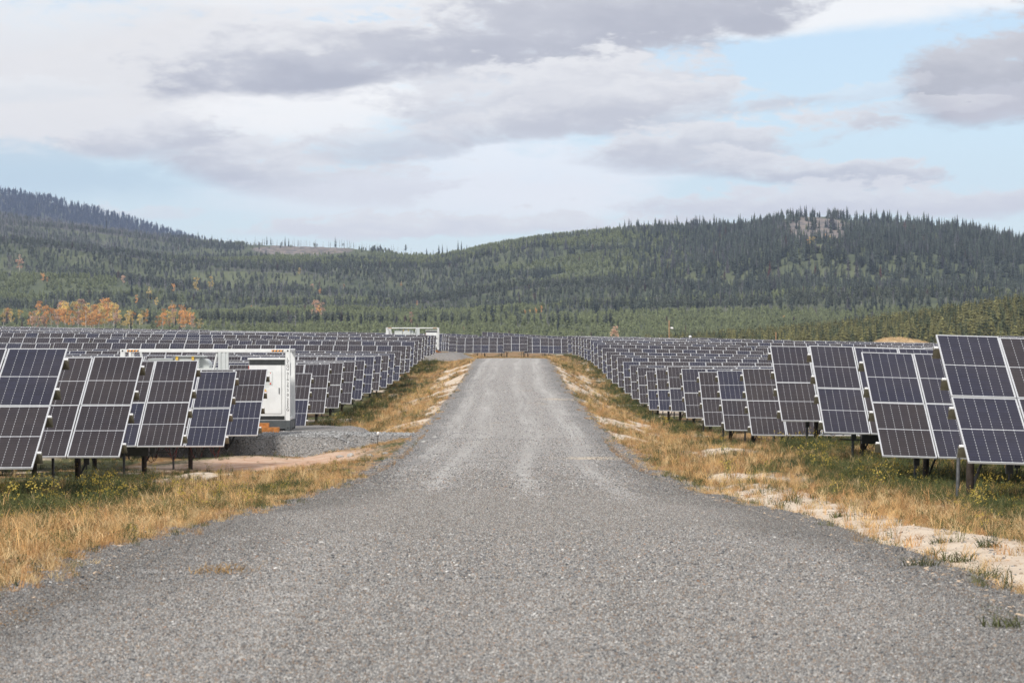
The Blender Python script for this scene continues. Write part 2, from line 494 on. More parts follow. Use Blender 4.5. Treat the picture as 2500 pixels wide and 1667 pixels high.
def grid_mesh(name, xs, ys, zf, attrs=None, mats=None, mask=None, smooth=True):
    X, Y = np.meshgrid(xs, ys)
    Z = zf(X, Y)
    nx, ny = len(xs), len(ys)
    me = bpy.data.meshes.new(name)
    co = np.stack([X, Y, Z], -1).reshape(-1, 3)
    idx = np.arange(nx * ny).reshape(ny, nx)
    q = np.stack([idx[:-1, :-1], idx[:-1, 1:], idx[1:, 1:], idx[1:, :-1]], -1).reshape(-1, 4)
    if mask is not None:
        mk = mask(X, Y)
        keep = (mk[:-1, :-1] | mk[:-1, 1:] | mk[1:, 1:] | mk[1:, :-1]).reshape(-1)
        q = q[keep]
        used = np.unique(q); remap = -np.ones(nx * ny, int); remap[used] = np.arange(len(used))
        q = remap[q]; co = co[used]
    else:
        used = None
    me.vertices.add(len(co)); me.vertices.foreach_set('co', co.reshape(-1))
    me.loops.add(q.size); me.loops.foreach_set('vertex_index', q.reshape(-1))
    me.polygons.add(len(q)); me.polygons.foreach_set('loop_start', np.arange(len(q)) * 4)
    if smooth: me.polygons.foreach_set('use_smooth', [True] * len(q))
    me.update(calc_edges=True)
    for k, fn in (attrs or {}).items():
        a = me.attributes.new(k, 'FLOAT', 'POINT')
        vals = fn(X, Y).reshape(-1)
        if used is not None: vals = vals[used]
        a.data.foreach_set('value', vals.astype(np.float32))
    for m in (mats or []): me.materials.append(m)
    me.validate()
    return me

# ------------------------------------------------------------------ ground material
def make_ground():
    m, n, b = mat('dry_soil_and_stubble', (.3, .22, .13), .95, 0, .2)
    geo = n.new('ShaderNodeNewGeometry')
    P = geo.outputs['Position']
    at = lambda k: (lambda a: a.outputs['Fac'])(n.new('ShaderNodeAttribute', attribute_name=k))
    sand, green, pink, rock = at('sand'), at('green'), at('pink'), at('gravel')
    nf = n.noise(P, 9, 6, .65); nm = n.noise(P, 1.7, 5, .6); nl = n.noise(P, .35, 4, .6); nff = n.noise(P, 42, 4, .7)
    straw = n.mix(n.ramp(nf, .35, .68), (.17, .105, .05, 1), (.36, .235, .12, 1))
    straw = n.mix(n.ramp(nm, .42, .7, 0, .6), straw, (.33, .19, .09, 1))
    gr = n.mix(n.ramp(nf, .35, .65), (.045, .05, .02, 1), (.13, .125, .05, 1))
    sd = n.mix(n.ramp(nm, .35, .68), (.64, .535, .42, 1), (.48, .37, .275, 1))
    sd = n.mix(n.ramp(n.noise(P, 4.5, 5, .7), .52, .7, 0, .5), sd, (.38, .30, .23, 1))
    sd = n.mix(n.ramp(nff, .3, .75, 0, .55), sd, (.74, .65, .54, 1))
    pk = n.mix(n.ramp(nm, .35, .65), (.48, .285, .19, 1), (.58, .42, .31, 1))
    sd = n.mix(pink, sd, pk)
    col = n.mix(n.ramp(n.math('ADD', green, n.math('MULTIPLY', n.math('SUBTRACT', nf, .5), .8)), .35, .75), straw, gr)
    col = n.mix(n.ramp(n.math('ADD', sand, n.math('ADD', n.math('MULTIPLY', n.math('SUBTRACT', nf, .5), 1.2), n.math('MULTIPLY', n.math('SUBTRACT', nm, .5), .8))), .22, .80), col, sd)
    col = n.mix(n.ramp(n.math('ADD', rock, n.math('MULTIPLY', n.math('SUBTRACT', nf, .5), 1.0)), .4, .62), col, n.mix(nff, (.13, .13, .135, 1), (.36, .355, .35, 1)))
    n.l.new(col, b.inputs['Base Color'])
    bp = n.new('ShaderNodeBump')
    bp.inputs['Strength'].default_value = .5
    bp.inputs['Distance'].default_value = .05
    n.l.new(n.math('ADD', n.math('MULTIPLY', nf, .7), n.math('MULTIPLY', nff, .35)), bp.inputs['Height'])
    n.l.new(bp.outputs[0], b.inputs['Normal'])
    return m
M['ground'] = make_ground()

TRACKS = ((-1.30, .36), (.45, .34), (1.95, .38), (-2.35, .28))
def make_gravel(name, dark=1.0, tracks=True):
    m, n, b = mat(name, (.28, .275, .27), .9, 0, .25)
    geo = n.new('ShaderNodeNewGeometry')
    P = geo.outputs['Position']
    v1 = n.voronoi(P, 34); v2 = n.voronoi(P, 75)
    c1 = n.new('ShaderNodeSeparateColor'); n.l.new(v1.outputs['Color'], c1.inputs[0])
    c2 = n.new('ShaderNodeSeparateColor'); n.l.new(v2.outputs['Color'], c2.inputs[0])
    val = n.math('ADD', n.math('MULTIPLY', c1.outputs[0], .55), n.math('MULTIPLY', c2.outputs[0], .45))
    val = n.ramp(val, .12, .88, .12 * dark, .56 * dark, False)
    sp = n.noise(P, 11, 5, .75)
    val = n.math('MULTIPLY', val, n.ramp(sp, .3, .7, .70, 1.32, False))
    tint = n.mix(c1.outputs[1], (1.10, 1.02, .94, 1), (1.0, 1.0, 1.01, 1))
    tint = n.mix(n.math('GREATER_THAN', c2.outputs[1], .93), tint, (1.25, .92, .68, 1))
    col = n.mix(1.0, n.comb(val, val, val), tint, 'MULTIPLY')
    nm = n.noise(P, .8, 5, .6); nl = n.noise(P, .22, 3, .5)
    fines = (.36 * dark, .35 * dark, .337 * dark, 1)
    col = n.mix(n.ramp(nm, .40, .72, .08, .5), col, fines)
    if tracks:
        px, py, pz = n.sep(P)
        sh_ = n.math('ADD', n.math('ABSOLUTE', px), n.math('MULTIPLY', n.math('SUBTRACT', nl, .5), 1.8))
        col = n.mix(n.ramp(sh_, 2.1, 3.0, 0, .55), col, n.mix(c1.outputs[2], (.10, .10, .103, 1), (.22, .215, .21, 1)))
        wob = n.math('ADD', n.math('MULTIPLY', n.math('SINE', n.math('MULTIPLY', py, .041)), .22), n.math('MULTIPLY', n.math('SINE', n.math('MULTIPLY', py, .113)), .10))
        xx = n.math('ADD', px, wob)
        fine = n.noise(n.comb(n.math('MULTIPLY', xx, 3.2), n.math('MULTIPLY', py, .05), 0.0), 1.0, 4, .65)
        trk = 0.0
        for x0_, w_ in TRACKS:
            g_ = n.ramp(n.math('ABSOLUTE', n.math('SUBTRACT', xx, x0_)), w_ * 1.5, w_ * .1)
            trk = n.math('MAXIMUM', trk, g_)
        trk = n.math('MULTIPLY', trk, n.ramp(fine, .32, .66))
        trk = n.math('MULTIPLY', trk, n.ramp(n.noise(n.comb(n.math('MULTIPLY', px, .3), n.math('MULTIPLY', py, .06), 8.0), 1.0, 3), .35, .6, .25, 1))
        col = n.mix(n.math('MULTIPLY', trk, n.ramp(py, 16, 50, .30, .8)), col, (.52, .505, .485, 1))
        col = n.mix(n.ramp(fine, .46, .28, 0, .25), col, (.19, .185, .18, 1))
        # packed sandy smears and a pale wash crossing from the right
        smear = n.noise(n.comb(n.math('MULTIPLY', px, .5), n.math('MULTIPLY', py, .14), 5.0), 1.0, 4, .6)
        col = n.mix(n.math('MULTIPLY', n.ramp(smear, .60, .75, 0, .45), n.ramp(py, 30, 90, .3, 1)), col, (.40, .335, .26, 1))
        nw = n.noise(P, 1.1, 5, .6)
        wline = n.math('ABSOLUTE', n.math('SUBTRACT', n.math('ADD', py, n.math('MULTIPLY', n.math('SUBTRACT', nw, .5), 4.0)), 76.5))
        wash = n.math('MULTIPLY', n.ramp(wline, 1.9, .3), n.ramp(n.math('ADD', px, n.math('MULTIPLY', nw, 1.2)), 1.2, 3.0))
        col = n.mix(n.math('MULTIPLY', wash, .85), col, (.62, .52, .40, 1))
        wl2 = n.math('ABSOLUTE', n.math('SUBTRACT', n.math('ADD', py, n.math('MULTIPLY', n.math('SUBTRACT', nw, .5), 9.0)), 148))
        wash2 = n.math('MULTIPLY', n.ramp(wl2, 2.2, .3), n.ramp(n.math('ADD', px, n.math('MULTIPLY', nw, 1.2)), 1.6, 3.2))
        col = n.mix(n.math('MULTIPLY', wash2, .7), col, (.60, .50, .38, 1))
        # broken edge mixes with soil
        ed = n.math('ADD', n.math('ABSOLUTE', px), n.math('MULTIPLY', n.math('SUBTRACT', nm, .5), 1.1))
        col = n.mix(n.ramp(ed, 2.95, 3.5, 0, .35), col, (.36, .29, .21, 1))
    n.l.new(col, b.inputs['Base Color'])
    bp = n.new('ShaderNodeBump')
    bp.inputs['Strength'].default_value = .7
    bp.inputs['Distance'].default_value = .025
    hgt = n.math('ADD', n.math('MULTIPLY', v1.outputs['Distance'], -1.0), n.math('MULTIPLY', v2.outputs['Distance'], -.6))
    n.l.new(hgt, bp.inputs['Height'])
    n.l.new(bp.outputs[0], b.inputs['Normal'])
    return m
M['road'] = make_gravel('crushed_gravel', 1.0, True)
M['pad'] = make_gravel('dark_crushed_gravel', .68, False)

# ------------------------------------------------------------------ ground and road sheets
def stretch(segs):
    out = []
    for a, b, st in segs:
        out += list(np.arange(a, b, st))
    out.append(segs[-1][1])
    return np.array(out)
pad_c = [(-16.5, 95.5, 107.5, -3.39, 96.6), (-16.5, 318.0, 332.5, -1.92, 321.0)]   # x far end, D range, top z
def pad_w(x, d):
    w_ = 0; zt = 0
    out = np.zeros_like(x); zz = np.zeros_like(x)
    for xe, d0, d1, zp, dm in pad_c:
        wob = (fbm(x * .7, d * .5, 44) - .5) * 1.6
        near = d0 + wob * .7
        m_ = sst(d, near - .8, near + .6) * (1 - sst(d, d1, d1 + 1.5)) * sst(x, xe - 1.5, xe) * (1 - sst(x, -6.2 + wob, -4.4 + wob))
        # lane linking the pad with the road
        k = (d1 - d0) / 12.0
        ln = sst(d, d0 + 1.2 * k + wob, d0 + 2.4 * k + wob) * (1 - sst(d, d0 + 5.0 * k + wob, d0 + 6.6 * k + wob)) * sst(x, -8, -6) * (1 - sst(x, -3.5, -3.0))
        mm = np.maximum(m_, ln)
        zl = zp + (z_road(d) - zp) * sst(x, -6.5, -3.0)
        zz = np.where(mm > out, zl, zz); out = np.maximum(out, mm)
    return out, zz
def gravel_attr(x, d):
    o, _ = pad_w(x, d)
    e = np.exp(-((np.abs(x) - 3.3) / .35) ** 2) * (d < 275) * .62
    return np.maximum(o * .9, e)

xs = stretch([(-4000, -1000, 500), (-1000, -200, 80), (-200, -60, 12), (-60, -14, 2), (-14, -9, .5), (-9, 9, .18), (9, 14, .5), (14, 60, 2), (60, 200, 12), (200, 1000, 80), (1000, 4000, 500)])
ys = stretch([(-600, -40, 60), (-40, 8, 4), (8, 60, .25), (60, 130, .5), (130, 300, 1.2), (300, 430, 2.5), (430, 700, 15), (700, 1400, 100), (1400, 7500, 400)])
gm = grid_mesh('ground', xs, ys, ground, {'sand': sand_mask, 'green': green_mask, 'pink': pink_mask, 'gravel': gravel_attr}, [M['ground']])
go = link('ground', gm); tag(go, kind='structure')

def hw(d, sgn): return ROAD_HW + (fbm(d * .30, d * 0 + sgn * 7.7, 51) - .5) * .9 + (fbm(d * 1.3, d * 0 + sgn * 3.1, 52) - .5) * .35
def road_z(x, d):
    e = np.where(x < 0, hw(d, -1), hw(d, 1))
    ax = np.abs(x)
    over = np.clip(ax - e, 0, None)
    rut = -.025 * np.exp(-((ax - .95) / .28) ** 2)
    return z_road(d) + .05 * (1 - (ax / 3.2) ** 2) * (ax < 3.2) + rut - .02 - over * .42 - .35 * sst(over, .25, .9) + (fbm(x * 1.1, d * .5, 55) - .5) * .03
rxs = np.arange(-4.6, 4.61, .12)
rys = stretch([(-30, 8, 2), (8, 60, .3), (60, 150, .6), (150, 290, 1.2)])
rd = link('gravel_road', grid_mesh('gravel_road', rxs, rys, road_z, None, [M['road']])); tag(rd, kind='structure')

def pad_z(x, d):
    m_, zp = pad_w(x, d)
    gz = ground(x, d)
    return (zp + (fbm(x * 2.2, d * 2.2, 61) - .5) * .09) * m_ + (gz - .35) * (1 - m_)
for i, (xe, d0, d1, zp, dm) in enumerate(pad_c):
    px_ = np.arange(xe - 2, -2.0, .2 if i == 0 else .4); py_ = np.arange(d0 - 3, d1 + 3, .2 if i == 0 else .5)
    po = link('gravel_pad', grid_mesh('gravel_pad', px_, py_, pad_z, None, [M['pad']], mask=lambda X, Y: pad_w(X, Y)[0] > .02))
    tag(po, kind='structure')

# ------------------------------------------------------------------ hills (forested slopes)
def to_px(x, d): return 1176 + 6533 * x / d
_rp = np.array([-900, -300, 0, 120, 250, 380, 430, 520, 600, 700, 800, 880, 930, 1000, 1060, 1150, 1250, 1400, 1530, 1600, 1700, 1760, 1830, 1900, 1960, 2100, 2200, 2300, 2352, 2600, 3300])
_ry = np.array([520, 505, 497, 512, 532, 548, 552, 560, 562, 565, 569, 580, 585, 587, 580, 562, 546, 531, 520, 521, 521, 507, 496, 497, 505, 515, 525, 543, 553, 585, 640])
_rdst = np.interp(np.arange(-900, 3301), [-900, 0, 450, 880, 1100, 1500, 2352, 3300], [3300, 3300, 3250, 3000, 2700, 2600, 2350, 2200])
D0 = 1250.0
def ridge_e(px): return (771 - np.interp(px, _rp, _ry)) / 6533
def ridge_d(px): return np.interp(px, np.arange(-900, 3301), _rdst)
def foot_e(px): return (771 - np.interp(px, [-900, 0, 900, 1500, 2352, 3300], [752, 756, 762, 772, 782, 790])) / 6533
def hill(x, d):
    x = np.asarray(x, float); d = np.asarray(d, float)
    px = to_px(x, np.maximum(d, 1))
    rd_ = ridge_d(px)
    t_ = (d - D0) / (rd_ - D0)
    er, ef = ridge_e(px), foot_e(px)
    tc_ = np.clip(t_, 0, 1)
    prof = .72 * tc_ + .28 * (1 - (1 - tc_) ** 2)
    e = ef + (er - ef) * prof
    bump = ((fbm(x / 300, d / 130, 71, 3) - .5) * .018 + (fbm(x / 90, d / 50, 72, 3) - .5) * .0045) * np.sin(np.pi * np.clip(tc_, 0, 1)) ** .7
    z = (e + bump) * d
    # knoll of nearer ground at the right foot
    z = np.where(t_ > 1, er * rd_ - (d - rd_) * .12, z)
    z = np.where(t_ < 0, ef * D0 + (t_ * (rd_ - D0)) * .05, z)
    return z
aa = np.linspace(-.26, .26, 240)
dd = np.concatenate([np.arange(1050, 2400, 12), np.arange(2400, 3700, 20)])
def fan_mesh(name, aa, dd, zf, attrs, mats):
    A, Dd = np.meshgrid(aa, dd)
    X = A * Dd; Y = Dd
    Z = zf(X, Y)
    me = grid_mesh(name, np.arange(len(aa)), np.arange(len(dd)), lambda p, q: Z, None, mats)
    me.vertices.foreach_set('co', np.stack([X, Y, Z], -1).reshape(-1))
    for k, fn in attrs.items():
        a = me.attributes.new(k, 'FLOAT', 'POINT'); a.data.foreach_set('value', fn(X, Y).reshape(-1).astype(np.float32))
    me.update()
    return me
def px_py(x, d, z): return to_px(x, d), 771 - 6533 * z / d
def bald_mask(x, d):
    z = hill(x, d); px, py = px_py(x, d, z)
    wob = (fbm(x / 30, d / 30, 81) - .5)
    def el(cx, cy_, a, b): return 1 - sst(((px - cx) / a) ** 2 + ((py - cy_) / b) ** 2 + wob * .8, .5, 1.1)
    return np.maximum.reduce([el(1870, 527, 100, 32), el(690, 574, 125, 15), el(960, 582, 40, 8) * .8])
def make_hill():
    m, n, b = mat('forest_floor', (.05, .05, .03), .95, 0, .1)
    geo = n.new('ShaderNodeNewGeometry'); P = geo.outputs['Position']
    ba = n.new('ShaderNodeAttribute', attribute_name='bald').outputs['Fac']
    n1 = n.noise(P, .02, 5, .6); n2 = n.noise(P, .15, 5, .65)
    c = n.mix(n.ramp(n1, .35, .65), (.085, .10, .06, 1), (.14, .155, .085, 1))
    rk = n.mix(n.ramp(n2, .38, .6), (.30, .25, .215, 1), (.13, .125, .125, 1))
    rk = n.mix(n.ramp(n.noise(P, .05, 4, .6), .5, .66, 0, .7), rk, (.17, .14, .10, 1))
    c = n.mix(n.ramp(n.math('ADD', ba, n.math('MULTIPLY', n.math('SUBTRACT', n2, .5), .7)), .35, .6), c, rk)
    n.l.new(c, b.inputs['Base Color'])
    return m
M['hill'] = make_hill()
ho = link('hill', fan_mesh('hill', aa, dd, hill, {'bald': bald_mask}, [M['hill']])); tag(ho, kind='structure')

# far blue mountain on the left
_mp = np.array([-1200, -600, -300, 0, 100, 200, 300, 400, 480, 600, 800])
_my = np.array([330, 345, 385, 443, 459, 483, 510, 541, 566, 605, 660])
def mount(x, d):
    px = to_px(np.asarray(x, float), d)
    er = (771 - np.interp(px, _mp, _my)) / 6533
    rd_ = 5600.0
    e0 = (771 - 640) / 6533
    t_ = np.clip((d - 4300) / (rd_ - 4300), 0, 1)
    e = e0 * .5 + (er - e0 * .5) * (t_ ** .8)
    e = e + (fbm(x / 240, d / 200, 75, 3) - .5) * .006 * np.sin(np.pi * t_)
    return np.where(d > rd_, er * rd_ - (d - rd_) * .2, e * d)
ma = np.linspace(-.33, -.06, 120); md = np.arange(4300, 6000, 40)
mo = link('mountain', fan_mesh('mountain', ma, md, mount, {'bald': lambda X, Y: X * 0}, [M['hill']])); tag(mo, kind='structure')

# low rise with nearer pines at the right foot of the hill
def rise(x, d):
    px = to_px(np.asarray(x, float), d)
    h = np.interp(px, [1300, 1600, 1900, 2100, 2352, 2700], [-5.0, -4.2, -2.2, .8, 4.5, 7])
    return h * sst(d, 640, 860) + (-6.0) * (1 - sst(d, 640, 860)) - sst(d, 900, 1100) * 6
ra = np.linspace(.02, .26, 60); rdd = np.arange(620, 1110, 14)
ro = link('low_rise', fan_mesh('low_rise', ra, rdd, rise, {'bald': lambda X, Y: X * 0}, [M['hill']])); tag(ro, kind='structure')

# ------------------------------------------------------------------ scattering (stuff only)
def src_collection(name, meshes):
    c = bpy.data.collections.new(name)
    for i, me in enumerate(meshes):
        o = bpy.data.objects.new(f'{name}_{i:02d}', me)
        c.objects.link(o)
    return c
def scatter(name, pts, rot, scl, idx, col, coll):
    me = bpy.data.meshes.new(name)
    me.vertices.add(len(pts)); me.vertices.foreach_set('co', np.asarray(pts, np.float32).reshape(-1))
    def put(k, typ, arr, field):
        a = me.attributes.new(k, typ, 'POINT'); a.data.foreach_set(field, np.asarray(arr).reshape(-1))
    put('rot', 'FLOAT_VECTOR', np.asarray(rot, np.float32), 'vector')
    put('scl', 'FLOAT_VECTOR', np.asarray(scl, np.float32), 'vector')
    put('idx', 'INT', np.asarray(idx, np.int32), 'value')
    put('col', 'FLOAT_COLOR', np.concatenate([np.asarray(col, np.float32), np.ones((len(pts), 1), np.float32)], 1), 'color')
    me.update()
    o = link(name, me)
    ng = bpy.data.node_groups.new(name + '_scatter', 'GeometryNodeTree')
    ng.interface.new_socket('Geometry', in_out='INPUT', socket_type='NodeSocketGeometry')
    ng.interface.new_socket('Geometry', in_out='OUTPUT', socket_type='NodeSocketGeometry')
    gi = ng.nodes.new('NodeGroupInput'); goo = ng.nodes.new('NodeGroupOutput')
    iop = ng.nodes.new('GeometryNodeInstanceOnPoints')
    ci = ng.nodes.new('GeometryNodeCollectionInfo')
    ci.inputs['Collection'].default_value = coll
    ci.inputs['Separate Children'].default_value = True
    ci.inputs['Reset Children'].default_value = True
    iop.inputs['Pick Instance'].default_value = True
    def na(k, typ):
        x = ng.nodes.new('GeometryNodeInputNamedAttribute'); x.data_type = typ; x.inputs['Name'].default_value = k
        return next(q for q in x.outputs if q.enabled and q.name == 'Attribute')
    L = ng.links
    L.new(gi.outputs[0], iop.inputs['Points'])
    L.new(ci.outputs[0], iop.inputs['Instance'])
    L.new(na('idx', 'INT'), iop.inputs['Instance Index'])
    L.new(na('rot', 'FLOAT_VECTOR'), iop.inputs['Rotation'])
    L.new(na('scl', 'FLOAT_VECTOR'), iop.inputs['Scale'])
    L.new(iop.outputs[0], goo.inputs[0])
    md_ = o.modifiers.new('scatter', 'NODES'); md_.node_group = ng
    o['kind'] = 'stuff'
    return o

# ------------------------------------------------------------------ foliage materials
def leafy(name, base=None, var=.3, rough=.8, trans=.38):
    """colour comes from the instance ('col') or, for single trees, from the base given here"""
    m, n, b = mat(name, base or (.05, .06, .03), rough, 0, .2)
    geo = n.new('ShaderNodeNewGeometry')
    if base is None:
        c = n.new('ShaderNodeAttribute', attribute_name='col', attribute_type='INSTANCER').outputs['Color']
    else:
        oi = n.new('ShaderNodeObjectInfo')
        kr = n.ramp(oi.outputs['Random'], 0, 1, .75, 1.25, False)
        c = n.mix(1.0, (*base, 1), n.comb(kr, kr, kr), 'MULTIPLY')
    k = n.ramp(geo.outputs['Random Per Island'], 0, 1, 1 - var, 1 + var, False)
    cc = n.mix(1.0, c, n.comb(k, k, k), 'MULTIPLY')
    n.l.new(cc, b.inputs['Base Color'])
    if trans > 0:
        tb = n.new('ShaderNodeBsdfTranslucent'); n.l.new(cc, tb.inputs['Color'])
        mx = n.new('ShaderNodeMixShader'); mx.inputs[0].default_value = trans
        out = next(q for q in n.n if q.type == 'OUTPUT_MATERIAL')
        n.l.new(b.outputs[0], mx.inputs[1]); n.l.new(tb.outputs[0], mx.inputs[2]); n.l.new(mx.outputs[0], out.inputs['Surface'])
    return m
M['needles'] = leafy('conifer_needles', None, .35)
M['bark'] = leafy('scattered_bark', (.22, .21, .21), .2, trans=0)
M['crown_dark'] = leafy('spruce_needles', (.058, .072, .060), .4)
M['crown_red'] = leafy('dead_rust_needles', (.12, .05, .035), .3)
M['crown_grey'] = leafy('bare_grey_twigs', (.16, .15, .15), .3)
M['crown_orange'] = leafy('orange_autumn_leaves', (.70, .39, .15), .5)
M['crown_yellow'] = leafy('yellow_autumn_leaves', (.64, .49, .19), .5)
M['crown_pale'] = leafy('pale_autumn_leaves', (.54, .36, .26), .5)
M['bark_grey'] = leafy('conifer_bark', (.10, .09, .085), .2, trans=0)
M['bark_pale'] = leafy('pale_aspen_bark', (.42, .40, .36), .2, trans=0)
M['blade'] = leafy('grass_blades', None, .35, .75, .15)
M['petal'] = worn('yellow_weed_flowers', (.50, .38, .07), .7, 0, .2, 30)
M['stone'] = leafy('loose_stones', None, .05, .85, trans=0)
M['rock'] = worn('pale_field_rock', (.42, .41, .39), .9, 0, .35, 5)

# ------------------------------------------------------------------ tree meshes (unit height)
def conifer(seed, wid=.20, bare=.08, tiers=13, spokes=7, top_heavy=False):
    r_ = random.Random(seed)
    cm = MB()
    z0 = bare
    for k in range(tiers):
        f = k / (tiers - 1)
        z = z0 + (1 - z0) * f ** .92
        rad = wid * ((1 - f) ** .8 + .03)
        if top_heavy: rad = wid * (math.sin(math.pi * min(1, .18 + .82 * f)) ** .8 * .9 + .08)
        for j in range(spokes):
            if r_.random() < .1: continue
            a = 2 * math.pi * (j + r_.random() * .8) / spokes + k * 1.3
            rr = rad * r_.uniform(.65, 1.2)
            dz_ = -rr * r_.uniform(.15, .7)
            wv = rr * r_.uniform(.32, .5)
            c, s_ = math.cos(a), math.sin(a)
            tip = (c * rr, s_ * rr, z + dz_)
            base = (0, 0, z + rr * .22)
            l_ = (c * rr * .55 - s_ * wv, s_ * rr * .55 + c * wv, z + dz_ * .5 - wv * .25)
            q_ = (c * rr * .55 + s_ * wv, s_ * rr * .55 - c * wv, z + dz_ * .5 - wv * .25)
            i = len(cm.v)
            cm.v += [base, l_, tip, q_]
            cm.f += [(i, i + 1, i + 2), (i, i + 2, i + 3)]; cm.m += [0, 0]
    cm.tube([(0, 0, z0 * .9), (0, 0, .55), (0, 0, 1.0)], [wid * .28, wid * .2, .002], 5, 0, False)
    tm = MB()
    tm.tube([(0, 0, -.08), (0, 0, .4), (0, 0, .93)], [.014, .010, .003], 5)
    return cm, tm
def snag(seed):
    r_ = random.Random(seed)
    cm = MB()
    for k in range(16):
        z = .25 + .7 * k / 16
        a = r_.random() * 6.28; l_ = r_.uniform(.03, .09) * (1.15 - z * .7)
        p = (math.cos(a) * l_, math.sin(a) * l_, z - .02)
        cm.tri((0, 0, z + .012), (0, 0, z - .012), p)
        cm.tri((0, 0, z + .012), p, (math.cos(a + .4) * l_ * .6, math.sin(a + .4) * l_ * .6, z - .03))
    tm = MB()
    tm.tube([(0, 0, -.08), (0, 0, .5), (0, 0, 1.0)], [.013, .010, .003], 5)
    return cm, tm
def aspen(seed):
    r_ = random.Random(seed)
    cm = MB(); tm = MB()
    lean = r_.uniform(-.05, .05)
    tm.tube([(0, 0, -.08), (lean * .5, 0, .45), (lean, 0, .92)], [.016, .012, .003], 6)
    lobes = []
    for k in range(15):
        z = r_.uniform(.26, .93)
        a = r_.random() * 6.28
        off = r_.uniform(.03, .17) * (1.2 - abs(z - .58) * 1.5)
        p = Vector((lean * z + math.cos(a) * off, math.sin(a) * off, z))
        lobes.append((p, r_.uniform(.05, .10)))
        tm.tube([(lean * z * .9, 0, z - .12), tuple(p)], [.005, .002], 4, 0, False)
    for p, rad in lobes:
        for k in range(26):
            d = Vector((r_.gauss(0, 1), r_.gauss(0, 1), r_.gauss(0, 1))).normalized() * rad * r_.random() ** .4
            c = p + d
            u = Vector((r_.gauss(0, 1), r_.gauss(0, 1), r_.gauss(0, 1))).normalized()
            v = u.orthogonal().normalized()
            sz = r_.uniform(.010, .022)
            cm.quad(tuple(c - u * sz - v * sz), tuple(c + u * sz - v * sz), tuple(c + u * sz + v * sz), tuple(c - u * sz + v * sz))
    return cm, tm
def joined(pair, mats):
    cm, tm = pair
    j = MB(); j.v = list(cm.v); j.f = list(cm.f); j.m = [0] * len(cm.f)
    off = len(j.v)
    j.v += tm.v; j.f += [tuple(i + off for i in f) for f in tm.f]; j.m += [1] * len(tm.f)
    return j.mesh('forest_tree', mats)
FM = [M['needles'], M['bark']]
kinds = [conifer(1, .20, .05, 12, 7), conifer(2, .24, .04, 11, 7), conifer(3, .18, .08, 13, 6),          # 0-2 spruce
         conifer(4, .16, .42, 8, 7, True), conifer(5, .15, .48, 7, 7, True), conifer(6, .17, .36, 8, 7, True),   # 3-5 lodgepole
         conifer(7, .33, .02, 8, 7, True), conifer(8, .36, .02, 7, 7),                                       # 6-7 young
         snag(9), snag(10)]                                                                              # 8-9 dead
forest_src = src_collection('forest_source', [joined(k, FM) for k in kinds])

def forest_points(n, dmin, dmax, amin, amax, seed):
    g = np.random.default_rng(seed)
    d = np.sqrt(g.uniform(dmin ** 2, dmax ** 2, n)); a = g.uniform(amin, amax, n)
    return a * d, d, g
# far mountain
x_, d_, g_ = forest_points(15000, 4700, 5640, -.30, -.085, 12)
z_ = mount(x_, d_); N = len(x_)
idx = np.where(g_.random(N) < .3, g_.integers(8, 10, N), g_.integers(0, 6, N)); H = g_.uniform(11, 20, N)
col = np.array([.034, .046, .075]) * g_.uniform(.7, 1.3, (N, 1)); col[idx > 7] = (.13, .13, .17)  # blue of the distance haze is put into the tree colours
rot = np.stack([0 * x_, 0 * x_, g_.uniform(0, 6.28, N)], 1)
fm_ = scatter('mountain_forest', np.stack([x_, d_, z_ - .2], 1), rot, np.stack([H * 1.1, H * 1.1, H], 1), idx, col, forest_src)
tag(fm_, 'blue hazy conifer forest on the distant mountain at the left', 'forest', kind='stuff')
# nearer pines, right foot
x_, d_, g_ = forest_points(8000, 690, 1060, .045, .215, 13)
z_ = rise(x_, d_); N = len(x_)
pxx = to_px(x_, d_)
keep = g_.random(N) < sst(pxx, 1420, 1800) * .8 + .2
x_, d_, z_ = x_[keep], d_[keep], z_[keep]; N = len(x_)
idx = np.where(g_.random(N) < .35, g_.integers(0, 3, N), np.where(g_.random(N) < .6, g_.integers(3, 6, N), g_.integers(6, 8, N)))
H = np.where(idx > 5, g_.uniform(3, 5, N), g_.uniform(4.5, 7.5, N)) * np.interp(to_px(x_, d_), [1400, 1800, 2352], [.75, .95, 1.25])
col = np.where(g_.random((N, 1)) < .6, np.array([.21, .20, .085]), np.array([.11, .125, .065])) * g_.uniform(.7, 1.3, (N, 1))
rot = np.stack([g_.normal(0, .03, N), g_.normal(0, .03, N), g_.uniform(0, 6.28, N)], 1)
fn = scatter('pine_wood', np.stack([x_, d_, z_ - .1], 1), rot, np.stack([H * .95, H * .95, H], 1), idx, col, forest_src)
tag(fn, 'olive green pine wood on low ground behind the right hand solar field', 'wood', kind='stuff')

# ------------------------------------------------------------------ single trees
tree_meshes = {}
SINGLES = []
def tm_pair(kind, seed, crown, bark):
    key = (kind, seed, crown)
    if key not in tree_meshes:
        c, t_ = {'conifer': lambda: conifer(seed, .19, .06, 15, 8), 'slim': lambda: conifer(seed, .13, .12, 15, 7), 'snag': lambda: snag(seed), 'aspen': lambda: aspen(seed), 'tuft': lambda: conifer(seed, .13, .45, 9, 7, True)}[kind]()
        tree_meshes[key] = (c.mesh('crown', [M[crown]]), t_.mesh('trunk', [M[bark]]))
    return tree_meshes[key]
def tree(name, kind, seed, crown, bark, loc, h, wide, label, group, cat='tree'):
    cme, tme = tm_pair(kind, seed, crown, bark)
    e = empty(name, loc, random.uniform(0, 6.28))
    e.scale = (h * wide, h * wide, h)
    SINGLES.append((loc[0], loc[1], h, kind == 'aspen'))
    link('crown', cme, e); link('trunk', tme, e)
    tag(e, label, cat, group)
    return e
